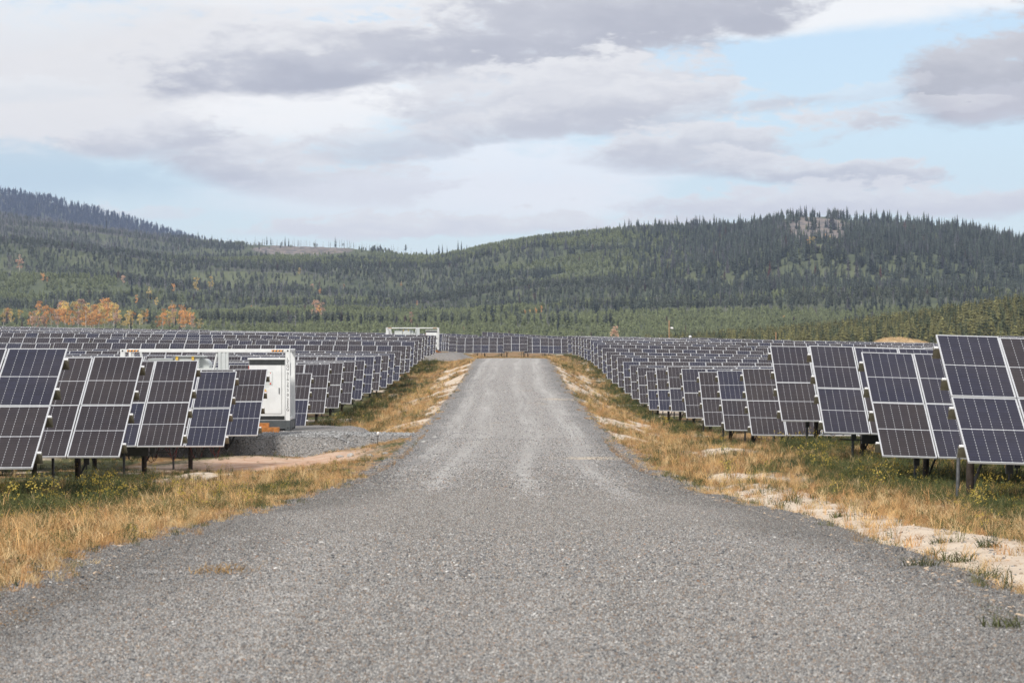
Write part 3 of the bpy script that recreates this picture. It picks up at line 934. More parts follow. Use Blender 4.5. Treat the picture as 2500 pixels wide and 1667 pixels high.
def on_hill(px, py, lo=D0 - 60):
    """where the line of sight through (px, py) meets the slope"""
    dd_ = np.arange(lo, ridge_d(px) + 1, 4.0)
    xx = (px - 1176) / 6533 * dd_
    yy = 771 - 6533 * hill(xx, dd_) / dd_
    hit = np.where(yy <= py)[0]
    k = hit[0] if len(hit) else len(dd_) - 1
    return float(xx[k]), float(dd_[k]), float(hill(xx[k:k + 1], dd_[k:k + 1])[0])
def skyline(px, hpx, kind, seed, crown, label, group, back=0, name='conifer_tree', wide=1.0):
    d = float(ridge_d(px)) - back
    x = (px - 1176) / 6533 * d
    z = float(hill(np.array([x]), np.array([d]))[0])
    return tree(name, kind, seed, crown, 'bark_grey', (x, d, z - .3), hpx / 6533 * d, wide, label, group)
def RS(p): return 'on the long rise right of the saddle' if p < 1500 else ('left of the bald knob' if p < 1800 else ('on top of the bald knob' if p < 1950 else ('just right of the bald knob' if p < 2130 else 'near the right edge')))
def LS(p): return 'below the blue mountain' if p < 560 else ('above the pale clearing' if p < 720 else ('right of the pale clearing' if p < 850 else 'near the saddle'))
G_R, G_L = 'conifers along the right skyline', 'thin dead trees along the left skyline'
r_ = random.Random(5)
for px, hp in [(1838, 38), (1852, 34), (1869, 30), (1816, 26), (1938, 33), (1947, 36), (1968, 29), (1984, 33), (2130, 28), (2163, 31), (2197, 36), (2211, 38), (2228, 30), (2317, 30), (2341, 33), (1746, 26), (2008, 31), (2040, 24), (2070, 24), (2100, 26), (2272, 22), (2290, 24), (1775, 20), (1796, 22), (1882, 22)]:
    skyline(px, hp * .85, r_.choice(['conifer', 'slim', 'slim']), r_.randint(20, 24), 'crown_dark', 'tall dark conifer rising above the right skyline ' + RS(px), 'tall conifers on the right skyline ' + RS(px), r_.uniform(0, 30))
for k in range(75):
    px = r_.uniform(1100, 2350)
    skyline(px, r_.uniform(8, 14), r_.choice(['conifer', 'slim']), r_.randint(20, 24), 'crown_dark', 'small dark conifer in the ragged skyline ' + RS(px), G_R + ' ' + RS(px), r_.uniform(0, 45))
for px, hp in [(1008, 26), (1016, 28), (1027, 22), (1052, 34), (1060, 30), (1072, 20), (995, 18), (980, 20)]:
    skyline(px, hp, r_.choice(['conifer', 'slim']), r_.randint(20, 24), 'crown_dark', 'dark conifer in the little group at the saddle between the hills', 'conifers at the saddle', r_.uniform(0, 15))
skyline(932, 26, 'tuft', 31, 'crown_dark', 'lone tufted pine standing on the knob in the saddle', None, 0, 'pine_tree', 1.3)
for px, hp in [(613, 23), (622, 20), (655, 24), (663, 20), (770, 26), (455, 26), (487, 22)]:
    skyline(px, hp, 'slim', r_.randint(20, 24), 'crown_dark', 'slim dark conifer among bare trunks on the left ridge', 'slim conifers on the left ridge', r_.uniform(0, 30))
for k in range(70):
    px = r_.uniform(440, 960)
    skyline(px, r_.uniform(12, 22), 'snag', r_.randint(40, 43), 'crown_grey', 'bare grey dead trunk on the left skyline ' + LS(px), G_L + ' ' + LS(px), r_.uniform(0, 40), 'dead_tree', 1.2)
# autumn aspens: (px, foot py, height px, crown)
A_G = 'autumn aspens at the foot of the left slope'
C_WORD = {'crown_orange': 'orange', 'crown_yellow': 'golden yellow', 'crown_pale': 'pale salmon', 'crown_grey': 'bare grey'}
def a_px(zx): return zx / 2.613 * .9408
def a_py(zy): return (zy / 2.613 + 400) * .9408
asp = []
for k in range(52): asp.append((r_.uniform(360, 740), r_.uniform(1000, 1062), r_.uniform(95, 140), r_.choice(['crown_orange', 'crown_orange', 'crown_pale', 'crown_yellow', 'crown_yellow'])))
for k in range(9): asp.append((r_.uniform(760, 910), r_.uniform(1030, 1062), r_.uniform(75, 115), r_.choice(['crown_yellow', 'crown_yellow', 'crown_orange'])))
for k in range(20): asp.append((r_.uniform(1030, 1240), r_.uniform(1010, 1062), r_.uniform(75, 120), r_.choice(['crown_orange', 'crown_pale', 'crown_orange', 'crown_yellow'])))
for k in range(6): asp.append((r_.uniform(0, 140), r_.uniform(1000, 1062), r_.uniform(70, 110), r_.choice(['crown_pale', 'crown_yellow', 'crown_orange'])))
for k in range(8): asp.append((r_.uniform(200, 340), r_.uniform(980, 1062), r_.uniform(80, 120), r_.choice(['crown_pale', 'crown_orange', 'crown_orange'])))
for k in range(22): asp.append((r_.uniform(150, 1240), r_.uniform(1000, 1062), r_.uniform(60, 105), r_.choice(['crown_orange', 'crown_pale', 'crown_yellow'])))
for zx, zy, hh, c in asp:
    x, d, z = on_hill(a_px(zx), a_py(zy))
    wh = 'in the big left grove' if 350 < zx < 750 else ('in the golden clump right of the big grove' if 750 <= zx < 1000 else ('in the bright clump at the right end of the groves' if zx >= 1000 else ('at the far left edge of the slope foot' if zx < 150 else 'just left of the big grove')))
    tree('aspen_tree', 'aspen', r_.randint(50, 55), c, 'bark_pale', (x, d, z - .2), a_px(hh) * 1.12 / 6533 * d, r_.uniform(.85, 1.25), f'{C_WORD[c]} aspen {wh}', f'{C_WORD[c]} aspens {wh}')
tree('aspen_tree', 'aspen', 52, 'crown_yellow', 'bark_pale', (lambda p: (p[0], p[1], p[2] - .2))(on_hill(a_px(1268), a_py(1062))), 5.6, 1.6, 'rounded yellow aspen at the right end of the autumn grove', None)
lone = [(955, 880, 90, 'crown_yellow', 'tall leaning golden aspen above the left grove'), (870, 900, 58, 'crown_orange', None), (995, 915, 55, 'crown_yellow', None), (1095, 925, 48, 'crown_yellow', None), (1105, 825, 55, 'crown_orange', None),
        (1255, 825, 92, 'crown_yellow', None), (1345, 805, 78, 'crown_yellow', None), (125, 690, 105, 'crown_pale', None), (65, 700, 100, 'crown_grey', None), (270, 760, 55, 'crown_orange', None), (300, 755, 30, 'crown_orange', None), (785, 775, 62, 'crown_pale', None),
        (1910, 715, 45, 'crown_yellow', None), (1990, 830, 48, 'crown_pale', None), (2040, 835, 42, 'crown_orange', None), (2095, 820, 38, 'crown_orange', None), (2190, 815, 38, 'crown_pale', None), (2010, 990, 110, 'crown_pale', None), (2050, 990, 100, 'crown_pale', None), (2032, 985, 80, 'crown_orange', None), (1605, 950, 40, 'crown_orange', None)]
c2px = lambda zx: (zx / 2.613 + 800) * .9408
c2py = lambda zy: (zy / 2.613 + 450) * .9408
for zx, zy, hh, c, lb in lone:
    x, d, z = on_hill(a_px(zx), a_py(zy))
    tree('aspen_tree', 'aspen', r_.randint(50, 55), c, 'bark_pale', (x, d, z - .2), a_px(hh) * 1.15 / 6533 * d, r_.uniform(.9, 1.3), lb or f'lone {C_WORD[c]} tree among conifers ' + ('high on the left slope' if zy < 780 else ('in the gap above the left groves' if zx < 1500 else 'low on the slope left of the far container')), None if lb else f'lone {C_WORD[c]} trees on the left slope ' + ('high' if zy < 780 else ('mid' if zx < 1500 else 'low')))
for zx, zy, hh, c in [(470, 655, 28, 'crown_orange'), (570, 775, 32, 'crown_orange'), (1260, 830, 34, 'crown_orange'), (1290, 830, 32, 'crown_yellow'), (1330, 830, 42, 'crown_orange'), (1365, 830, 52, 'crown_orange'), (105, 665, 26, 'crown_orange'), (535, 905, 85, 'crown_pale'), (870, 950, 42, 'crown_pale')]:
    x, d, z = on_hill(c2px(zx), c2py(zy))
    tree('aspen_tree', 'aspen', r_.randint(50, 55), c, 'bark_pale', (x, d, z - .2), a_px(hh) * 1.15 / 6533 * d, r_.uniform(.8, 1.0), 'small orange autumn tree between conifers in the middle of the hillside', 'orange trees in the middle of the hillside')
c3px = lambda zx: (zx / 2.613 + 1600) * .9408
for zx, zy, hh, c in [(820, 885, 45, 'crown_orange'), (985, 395, 55, 'crown_yellow'), (1010, 385, 48, 'crown_yellow'), (1085, 350, 32, 'crown_orange'), (1115, 355, 32, 'crown_yellow'), (965, 400, 45, 'crown_orange')]:
    x, d, z = on_hill(c3px(zx), c2py(zy))
    tree('aspen_tree', 'aspen', r_.randint(50, 55), c, 'bark_pale', (x, d, z - .2), a_px(hh) * 1.15 / 6533 * d, 1.0, 'small orange autumn tree on the right hand hill' if zx != 820 else 'lone orange tree low on the right hand hill above the field', 'orange trees on the right hill' if zx != 820 else None)
for zx, zy, hh in [(730, 610, 110), (1020, 590, 75), (1435, 600, 70), (80, 560, 60), (440, 620, 60)]:
    x, d, z = on_hill(c3px(zx), c2py(zy))
    tree('conifer_tree', 'conifer', 22, 'crown_red', 'bark_grey', (x, d, z - .2), a_px(hh) * 1.15 / 6533 * d, 1.0, 'rust red dead conifer among green ones on the right hill', 'rust red conifers on the right hill')
for zx, zy, hh in [(785, 620, 95), (1285, 600, 110), (1230, 560, 80), (460, 560, 90), (210, 580, 60), (925, 640, 70)]:
    x, d, z = on_hill(c3px(zx), c2py(zy))
    tree('conifer_tree', 'conifer', 23, 'crown_grey', 'bark_grey', (x, d, z - .2), a_px(hh) * 1.15 / 6533 * d, 1.0, 'ash grey dead conifer among green ones on the right hill', 'ash grey conifers on the right hill')
# big dark spruces lower down
for zx, zy, hh in [(1470, 960, 90), (1500, 800, 60), (1110, 960, 60), (640, 850, 60), (735, 850, 55), (530, 850, 50), (1240, 600, 90), (1155, 600, 85), (1190, 720, 80), (60, 870, 90)]:
    x, d, z = on_hill(c2px(zx), c2py(min(zy, 930)))
    tree('conifer_tree', 'conifer', r_.randint(20, 24), 'crown_dark', 'bark_grey', (x, d, z - .2), a_px(hh) * 1.15 / 6533 * d, .9, 'large dark spruce standing out of the lighter stands on the middle slope', 'large spruces on the middle slope')
for zx, zy, hh in [(840, 850, 100), (905, 830, 75), (1425, 780, 45), (1370, 780, 45), (835, 1055, 90), (1120, 1055, 80), (1080, 1055, 70), (1590, 1050, 120), (740, 1050, 60), (45, 1040, 100), (300, 450, 60), (680, 400, 80)]:
    x, d, z = on_hill(a_px(zx), a_py(zy))
    tree('conifer_tree', 'slim', r_.randint(20, 24), 'crown_dark', 'bark_grey', (x, d, z - .2), a_px(hh) * 1.15 / 6533 * d, 1.1, 'narrow dark spruce standing out on the left slope near the aspens', 'narrow spruces on the left slope')

# ------------------------------------------------------------------ forest covering the hill, leaving room round the single trees
x_, d_, g_ = forest_points(110000, 1180, 3330, -.205, .205, 11)
keep = d_ < ridge_d(to_px(x_, d_)) + 25
keep &= (d_ > 1300) | (to_px(x_, d_) > 560) | (g_.random(len(x_)) < .30)
x_, d_ = x_[keep], d_[keep]
z_ = hill(x_, d_)
px_, py_ = px_py(x_, d_, z_)
bald = bald_mask(x_, d_)
keep = g_.random(len(x_)) > bald * .90
clearing = (px_ > 560) & (px_ < 850) & (d_ > ridge_d(px_) - 420)
keep &= ~(clearing & (g_.random(len(x_)) < .78))
x_, d_, z_, px_, py_ = x_[keep], d_[keep], z_[keep], px_[keep], py_[keep]
st1 = fbm(x_ / 330 + .6 * (fbm(x_ / 150, d_ / 150, 97, 2) - .5), d_ / 105, 91, 3); st2 = fbm(x_ / 60, d_ / 45, 92, 3); st3 = fbm(x_ / 120, d_ / 110, 93, 3)
rightness = sst(px_, 1300, 1750) * sst(d_, 1500, 1800)
burnt = sst(450 - px_, -150, 250) * sst(d_ / ridge_d(px_), .78, .93)
strip = ((d_ < 1480) & (px_ > 740)) | ((d_ < 1640) & (px_ > 700) & (px_ < 1260) & (st2 > .40))          # young pines fringing the foot
young = ((st1 > .465 + .04 * (px_ > 1200)) | (strip & (st1 > .36))) & (g_.random(len(x_)) > rightness * .92) & (g_.random(len(x_)) > burnt)
foot_l = (d_ < 1300) & (px_ < 560)
young |= foot_l
lodge = (~young) & (st1 < .455) & (g_.random(len(x_)) > rightness * .5)
thin = young | (g_.random(len(x_)) < .62)
x_, d_, z_, px_, py_, st2, st3, rightness, burnt, young, lodge = [q[thin] for q in (x_, d_, z_, px_, py_, st2, st3, rightness, burnt, young, lodge)]
N = len(x_)
idx = g_.integers(0, 3, N); H = g_.uniform(5.5, 9.5, N) * np.interp(px_, [900, 1400], [.82, 1.0]) * (1 + .15 * rightness) * g_.choice([1, 1, 1, 1.25], N)
col = np.array([.100, .118, .092]) * np.ones((N, 1))
idx = np.where(lodge, g_.integers(3, 6, N), idx); H = np.where(lodge, g_.uniform(6.5, 8.5, N), H)
col[lodge] = (.115, .130, .094)
idx = np.where(young, g_.integers(6, 8, N), idx); H = np.where(young, g_.uniform(3.4, 5.0, N), H)
col[young] = (.215, .240, .120)
dead = (g_.random(N) < .03 + .10 * (st3 > .57) + .42 * burnt) & (~young)
idx = np.where(dead, g_.integers(8, 10, N), idx); H = np.where(dead, g_.uniform(7, 10.5, N), H)
col[dead] = (.28, .265, .30)
greyc = (g_.random(N) < .06 + .10 * (st3 > .52)) & ~dead & ~young
col[greyc] = (.12, .122, .122)
ruddy = (g_.random(N) < .006) & ~dead
col[ruddy] = (.11, .075, .06)
col *= np.where(young[:, None], g_.uniform(.8, 1.2, (N, 1)), g_.uniform(.6, 1.4, (N, 1))) * (1 + .35 * (st2[:, None] - .5))
idx = np.where(((px_ > 560) & (px_ < 850) & (d_ > ridge_d(px_) - 230)) & (g_.random(N) < .5), g_.integers(8, 10, N), idx)
ok = np.ones(N, bool)
for sx, sd_, sh, asp_ in SINGLES:
    near_ = (np.abs(x_ - sx) < 1.2 + .16 * sh) & (d_ > sd_ - 22) & (d_ < sd_ + 3)
    ok &= ~near_
    low_ = (np.abs(x_ - sx) < 4.0) & (d_ > sd_ - (110 if asp_ else 30)) & (d_ < sd_ + 2)
    H = np.where(low_, np.minimum(H, 4.4), H); idx = np.where(low_ & (idx < 6), 6, idx)
x_, d_, z_, H, idx, col = x_[ok], d_[ok], z_[ok], H[ok], idx[ok], col[ok]; N = len(x_)
rot = np.stack([g_.normal(0, .03, N), g_.normal(0, .03, N), g_.uniform(0, 6.28, N)], 1)
wf = g_.uniform(.85, 1.3, N)
fo = scatter('conifer_forest', np.stack([x_, d_, z_ - .2], 1), rot, np.stack([H * wf, H * wf, H], 1), idx, col, forest_src)
tag(fo, 'dense conifer forest of dark spruce and pale green pine stands covering the hills', 'forest', kind='stuff')

# ------------------------------------------------------------------ solar tables
TILT = R(27.5)
MW, MH, MT, GAP = 1.134, 2.278, .035, .020
NC = 12
SL = 2 * MH + GAP
PITCH = MW + GAP
ct, stl = math.cos(TILT), math.sin(TILT)
# slope frame: local x along row, s up the slope, n out of the glass
TM = Matrix(((1, 0, 0), (0, ct, -stl), (0, stl, ct)))
def frame_mb(mb, matf=0):
    fw = .019
    o_, i_ = [(0, 0), (MW, 0), (MW, MH), (0, MH)], [(fw, fw), (MW - fw, fw), (MW - fw, MH - fw), (fw, MH - fw)]
    for k in range(4):
        k2 = (k + 1) % 4
        a, b, c, d = o_[k], o_[k2], i_[k2], i_[k]
        mb.quad((*a, 0), (*b, 0), (*c, 0), (*d, 0), matf)                       # face
        mb.quad((*b, 0), (*a, 0), (*a, -MT), (*b, -MT), matf)                   # outer side
        mb.quad((*d, 0), (*c, 0), (*c, -.006), (*d, -.006), matf)               # inner lip
        mb.quad((*a, -MT), (*d, -MT), (*c, -MT), (*b, -MT), matf)               # flange behind
def glass_mb(mb, matg=0):
    fw = .019
    mb.quad((fw, fw, -.004), (MW - fw, fw, -.004), (MW - fw, MH - fw, -.004), (fw, MH - fw, -.004), matg, [(0, 0), (1, 0), (1, 1), (0, 1)])
    mb.quad((fw, MH - fw, -.012), (MW - fw, MH - fw, -.012), (MW - fw, fw, -.012), (fw, fw, -.012), matg, [(0, 0), (0, 0), (0, 0), (0, 0)])
a_ = MB(); frame_mb(a_); ME_FRAME = a_.mesh('panel_frame', [M['alu']])
a_ = MB(); glass_mb(a_); ME_GLASS = a_.mesh('solar_panel', [M['glass']])
a_ = MB(); glass_mb(a_, 0); frame_mb(a_, 1); ME_PANEL = a_.mesh('solar_panel', [M['glass'], M['alu']])
W_T = NC * PITCH - GAP
PUR = [.12, .41, .64, .90]
def purlin_mesh(width, over=.095):
    mb = MB(); t_ = .006; h = .185; f = .07
    x0, x1 = -over, width + over
    # C section: web towards the lower side, two flanges
    mb.box(x0, x1, -f / 2, -f / 2 + t_, -h, 0)
    mb.box(x0, x1, -f / 2 + t_, f / 2, -t_, 0)
    mb.box(x0, x1, -f / 2 + t_, f / 2, -h, -h + t_)
    return mb.mesh('purlin', [M['galv']])
def clamp_mesh():
    mb = MB()
    mb.box(0, .075, -.03, .03, -.012, .004)
    mb.box(.066, .075, -.03, .03, -.05, -.0121)
    mb.tube([(.035, 0, .004), (.035, 0, .02)], .011, 6)
    return mb.mesh('end_clamp', [M['clamp']])
ME_CLAMP = clamp_mesh()
_pur = {}
def get_purlin(nc):
    if nc not in _pur: _pur[nc] = purlin_mesh(nc * PITCH - GAP)
    return _pur[nc]
def slope_pt(sv_, nv=0.0): return (sv_ * ct - nv * stl, CLEAR + sv_ * stl + nv * ct)     # (y, z) of a point on the slope
def tube_mesh(name, p, q, rad, m_, n=10):
    mb = MB(); mb.tube([p, q], rad, n); return mb.mesh(name, [M[m_]], True)
yf, zf_ = slope_pt(.9, -.26); yr, zr_ = slope_pt(3.35, -.26)
ME_FPOST = tube_mesh('front_post', (0, yf, -.6), (0, yf, zf_), .032, 'pipe')
ME_PILE = tube_mesh('pile', (0, yr - 1.1, -.6), (0, yr - 1.1, slope_pt(2.2, -.3)[1] - .06), .068, 'pile')
_b = MB(); _b.box(-.022, .022, -.022, .022, 0, 1)
def brace_mesh():
    p, q = Vector((.06, yr - 1.1, .28)), Vector((.75, yr - .35, slope_pt(2.8, -.28)[1]))
    mb = MB(); mb.tube([p, q], .03, 4); return mb.mesh('brace', [M['brace']])
ME_BRACE = brace_mesh()
def rafter_mesh():
    mb = MB()
    mb.box(-.035, .035, .45, SL - .45, -.31, -.21, 0, Matrix.Translation((0, 0, CLEAR)) @ TM.to_4x4())
    return mb.mesh('rafter', [M['galv']])
ME_RAFTER = rafter_mesh()
def loop_mesh(seed, mname):
    r0 = random.Random(seed); mb = MB()
    x, y = 0, 1.0
    for k in range(3):
        w_, h_ = r0.uniform(.22, .5), r0.uniform(.25, .5)
        x0 = r0.uniform(-.4, .6)
        pts = [(x0 + w_ * (i / 8), y + .05 * k, .78 - h_ * math.sin(math.pi * i / 8)) for i in range(9)]
        mb.tube(pts, .010, 6)
    return mb.mesh('cable', [M[mname]], True)
ME_CB, ME_CR = loop_mesh(1, 'cable_black'), loop_mesh(2, 'cable_red')
def combiner_mesh():
    mb = MB()
    mb.box(-.35, .35, .95, 1.12, .46, .80)
    mb.box(-.33, .33, .935, .9495, .48, .78)
    mb.tube([(-.9, 1.0, .55), (.9, 1.0, .55)], .018, 6)
    return mb.mesh('combiner_box', [M['box']])
ME_COMB = combiner_mesh()

def solar_table(loc, roll, nc, side, detail, label, group, s0=1.2, first=False):
    """loc = ground point under the lower edge at the table's left end; roll = lateral slope"""
    e = empty('solar_table', loc)
    e.rotation_euler = (0, -math.atan(roll), 0)
    width = nc * PITCH - GAP
    rotx = (TILT, 0, 0)
    for i in range(nc):
        for j in range(2):
            sv_ = j * (MH + GAP)
            y, z = slope_pt(sv_)
            jit = random.gauss(0, .0015)
            if detail >= 2:
                p = link('solar_panel', ME_GLASS, e, (i * PITCH, y, z + jit)); p.rotation_euler = (TILT + random.gauss(0, .003), random.gauss(0, .003), 0)
                f = link('panel_frame', ME_FRAME, p)
            else:
                p = link('solar_panel', ME_PANEL, e, (i * PITCH, y, z + jit)); p.rotation_euler = (TILT + random.gauss(0, .004), random.gauss(0, .004), 0)
    for f in PUR:
        y, z = slope_pt(f * SL, -MT - .002)
        p = link('purlin', get_purlin(nc), e, (0, y, z)); p.rotation_euler = rotx
        if first:
            y, z = slope_pt(f * SL, -.012)
            if side < 0:
                c = link('end_clamp', ME_CLAMP, e, (width + .004, y, z)); c.rotation_euler = rotx
            else:
                c = link('end_clamp', ME_CLAMP, e, (-.004, y, z)); c.rotation_euler = (TILT, 0, 0); c.scale = (-1, 1, 1)
    ns = max(2, round(width / 3.8) + 1) if nc > 4 else 2
    for k in range(ns):
        x = s0 + (width - 2 * s0) * k / (ns - 1)
        link('pile', ME_PILE, e, (x, 0, 0))
        if detail >= 1:
            link('rafter', ME_RAFTER, e, (x, 0, 0))
            link('front_post', ME_FPOST, e, (x - .38, 0, 0))
            b = link('brace', ME_BRACE, e, (x, 0, 0))
            if k % 2: b.scale = (-1, 1, 1)
    tag(e, label, 'solar array', group)
    return e

ORD = ['first', 'second', 'third', 'fourth', 'fifth', 'sixth', 'seventh', 'eighth', 'ninth', 'tenth', 'eleventh', 'twelfth', 'thirteenth', 'fourteenth', 'fifteenth', 'sixteenth', 'seventeenth', 'eighteenth', 'nineteenth', 'twentieth',
       'twenty-first', 'twenty-second', 'twenty-third', 'twenty-fourth', 'twenty-fifth', 'twenty-sixth', 'twenty-seventh', 'twenty-eighth', 'twenty-ninth', 'thirtieth', 'thirty-first', 'thirty-second']
TG = 0.30
table_no = 0
def row(D, X, z, side, num):
    global table_no
    half = .185 * D + 2.5
    sl = float(slope_left(D) if side < 0 else slope_right(D))
    k = 0
    xe = abs(X)
    sname = 'left' if side < 0 else 'right'
    while xe < half and k < 6:
        gap_here = X is None
        lateral = xe - abs(X)
        roll_out = sl + (0 if k == 0 else random.gauss(0, .004))
        zj = 0 if k == 0 else random.gauss(0, .06)
        zz = z - CLEAR + sl * lateral + zj
        detail = 2 if D < 118 else (1 if (k == 0 and D < 260) or D < 140 else 0)
        if side < 0:
            x0 = -xe - W_T
            loc = (x0, D, zz + roll_out * W_T); roll = -roll_out
        else:
            loc = (xe, D, zz); roll = roll_out
        if k == 0: lb = f'solar table at the road end of the {ORD[num]} row {sname} of the gravel road'
        else: lb = f'{ORD[k]} solar table out from the road in the {ORD[num]} row on the {sname}'
        s0 = .36 if (side > 0 and num == 0) else 1.2
        e = solar_table(loc, roll, NC, side, detail, lb, 'solar tables in long rows either side of the road', s0, k == 0)
        if k == 0 and (side, num) in ((-1, 2), (-1, 3), (1, 3), (1, 4), (1, 2)):
            bx = W_T - 1.3 if side < 0 else 1.4
            link('cable', ME_CB, e, (bx, 0, 0)); link('cable', ME_CR, e, (bx + .5 * (1 if side < 0 else .6), .1, 0))
            if num == 2: link('combiner_box', ME_COMB, e, (bx, 0, 0))
        xe += W_T + TG
        k += 1
for n_, (D, X, z) in enumerate(Lr): row(D, X, z, -1, n_)
for n_, (D, X, z) in enumerate(Rr_): row(D, X, z, 1, n_)
# dark connector boxes clipped under the lower purlin of the front tables
_cb = MB(); _cb.box(-.06, .06, -.04, .04, -.20, 0); _cb.box(-.015, .015, -.012, .012, -.30, -.201)
ME_CONN = _cb.mesh('connector_box', [M['box']])
for e in [o for o in scene.objects if o.name.startswith('solar_table') and o.location.y < 90 and abs(o.location.x) < 25]:
    y, z = slope_pt(.12 * SL, -.30)
    for k in range(3):
        link('connector_box', ME_CONN, e, ((.8 + 2.1 * k) if e.location.x > 0 else (W_T - .8 - 2.1 * k), y, z))
# row 26 on the left keeps its outer tables beside the far container
D = L_D[26]; sl = float(slope_left(D))
for k in range(1, 5):
    xe = 8.4 + k * (W_T + TG)
    zz = float(z_left(D)) + sl * (xe - 8)
    solar_table((-xe - W_T, D, zz + sl * W_T), -sl, NC, -1, 0, f'{ORD[k]} solar table left of the far white container in its own row', 'solar tables beside the far container')
# stepped three-column tables across the end of the road
CX = [(1094.6, 853.4 + 0, 858.6, 1), (1115.0, 824.6, 861.0, 3), (1173.9, 825.3, 861.0, 3), (1228.7, 823.6, 857.6, 3), (1280, 828.0, 862.0, 3), (1331.5, 832.0, 863.0, 3)]
Dc = 402.0
for i, (sx, _, sy, nc) in enumerate(CX):
    Dx = Dc + (8 if i == 0 else 0)
    x = (sx - 1250) / F * Dx
    solar_table((x, Dx, zb(sy, Dx) - CLEAR), 0.0, nc, 1, 1, 'single column solar table set back at the left of the stepped cross row' if i == 0 else f'three column solar table of the stepped row across the road, {ORD[i - 1]} from left', 'stepped tables across the end of the road', .5)
# rolling rows far behind the cross row
for (x, D, ztop, roll, nc, lb) in [(-6.6, 610, .90, -.062, 12, 'far solar table tilted down to the right above the middle of the cross row'), (7.4, 612, .03, -.03, 9, 'far solar table behind the right end of the cross row'),
                                   (-15.5, 606, .55, -.045, 7, 'far solar table peeping over the left end of the cross row'), (-4.0, 590, .25, -.045, 10, 'lower far solar table just behind the tilted one'), (-12.5, 560, -.02, -.01, 7, 'lowest far solar table behind the left of the cross row'), (3.0, 560, -.35, -.012, 8, 'lowest far solar table behind the right of the cross row')]:
    solar_table((x, D, ztop - 2.11 - CLEAR), roll, nc, 1, 1, lb, 'far solar tables behind the cross row')
for (x, D, ztop, lb) in [(80.0, 480, -.12, 'solar table of the distant block at the right edge, front row'), (80.5, 492, -.05, 'solar table of the distant block at the right edge, second row'), (81, 504, .02, 'solar table of the distant block at the right edge, third row')]:
    solar_table((x, D, ztop - 2.11 - CLEAR), -.01, NC, 1, 0, lb, 'solar tables of the distant right block')

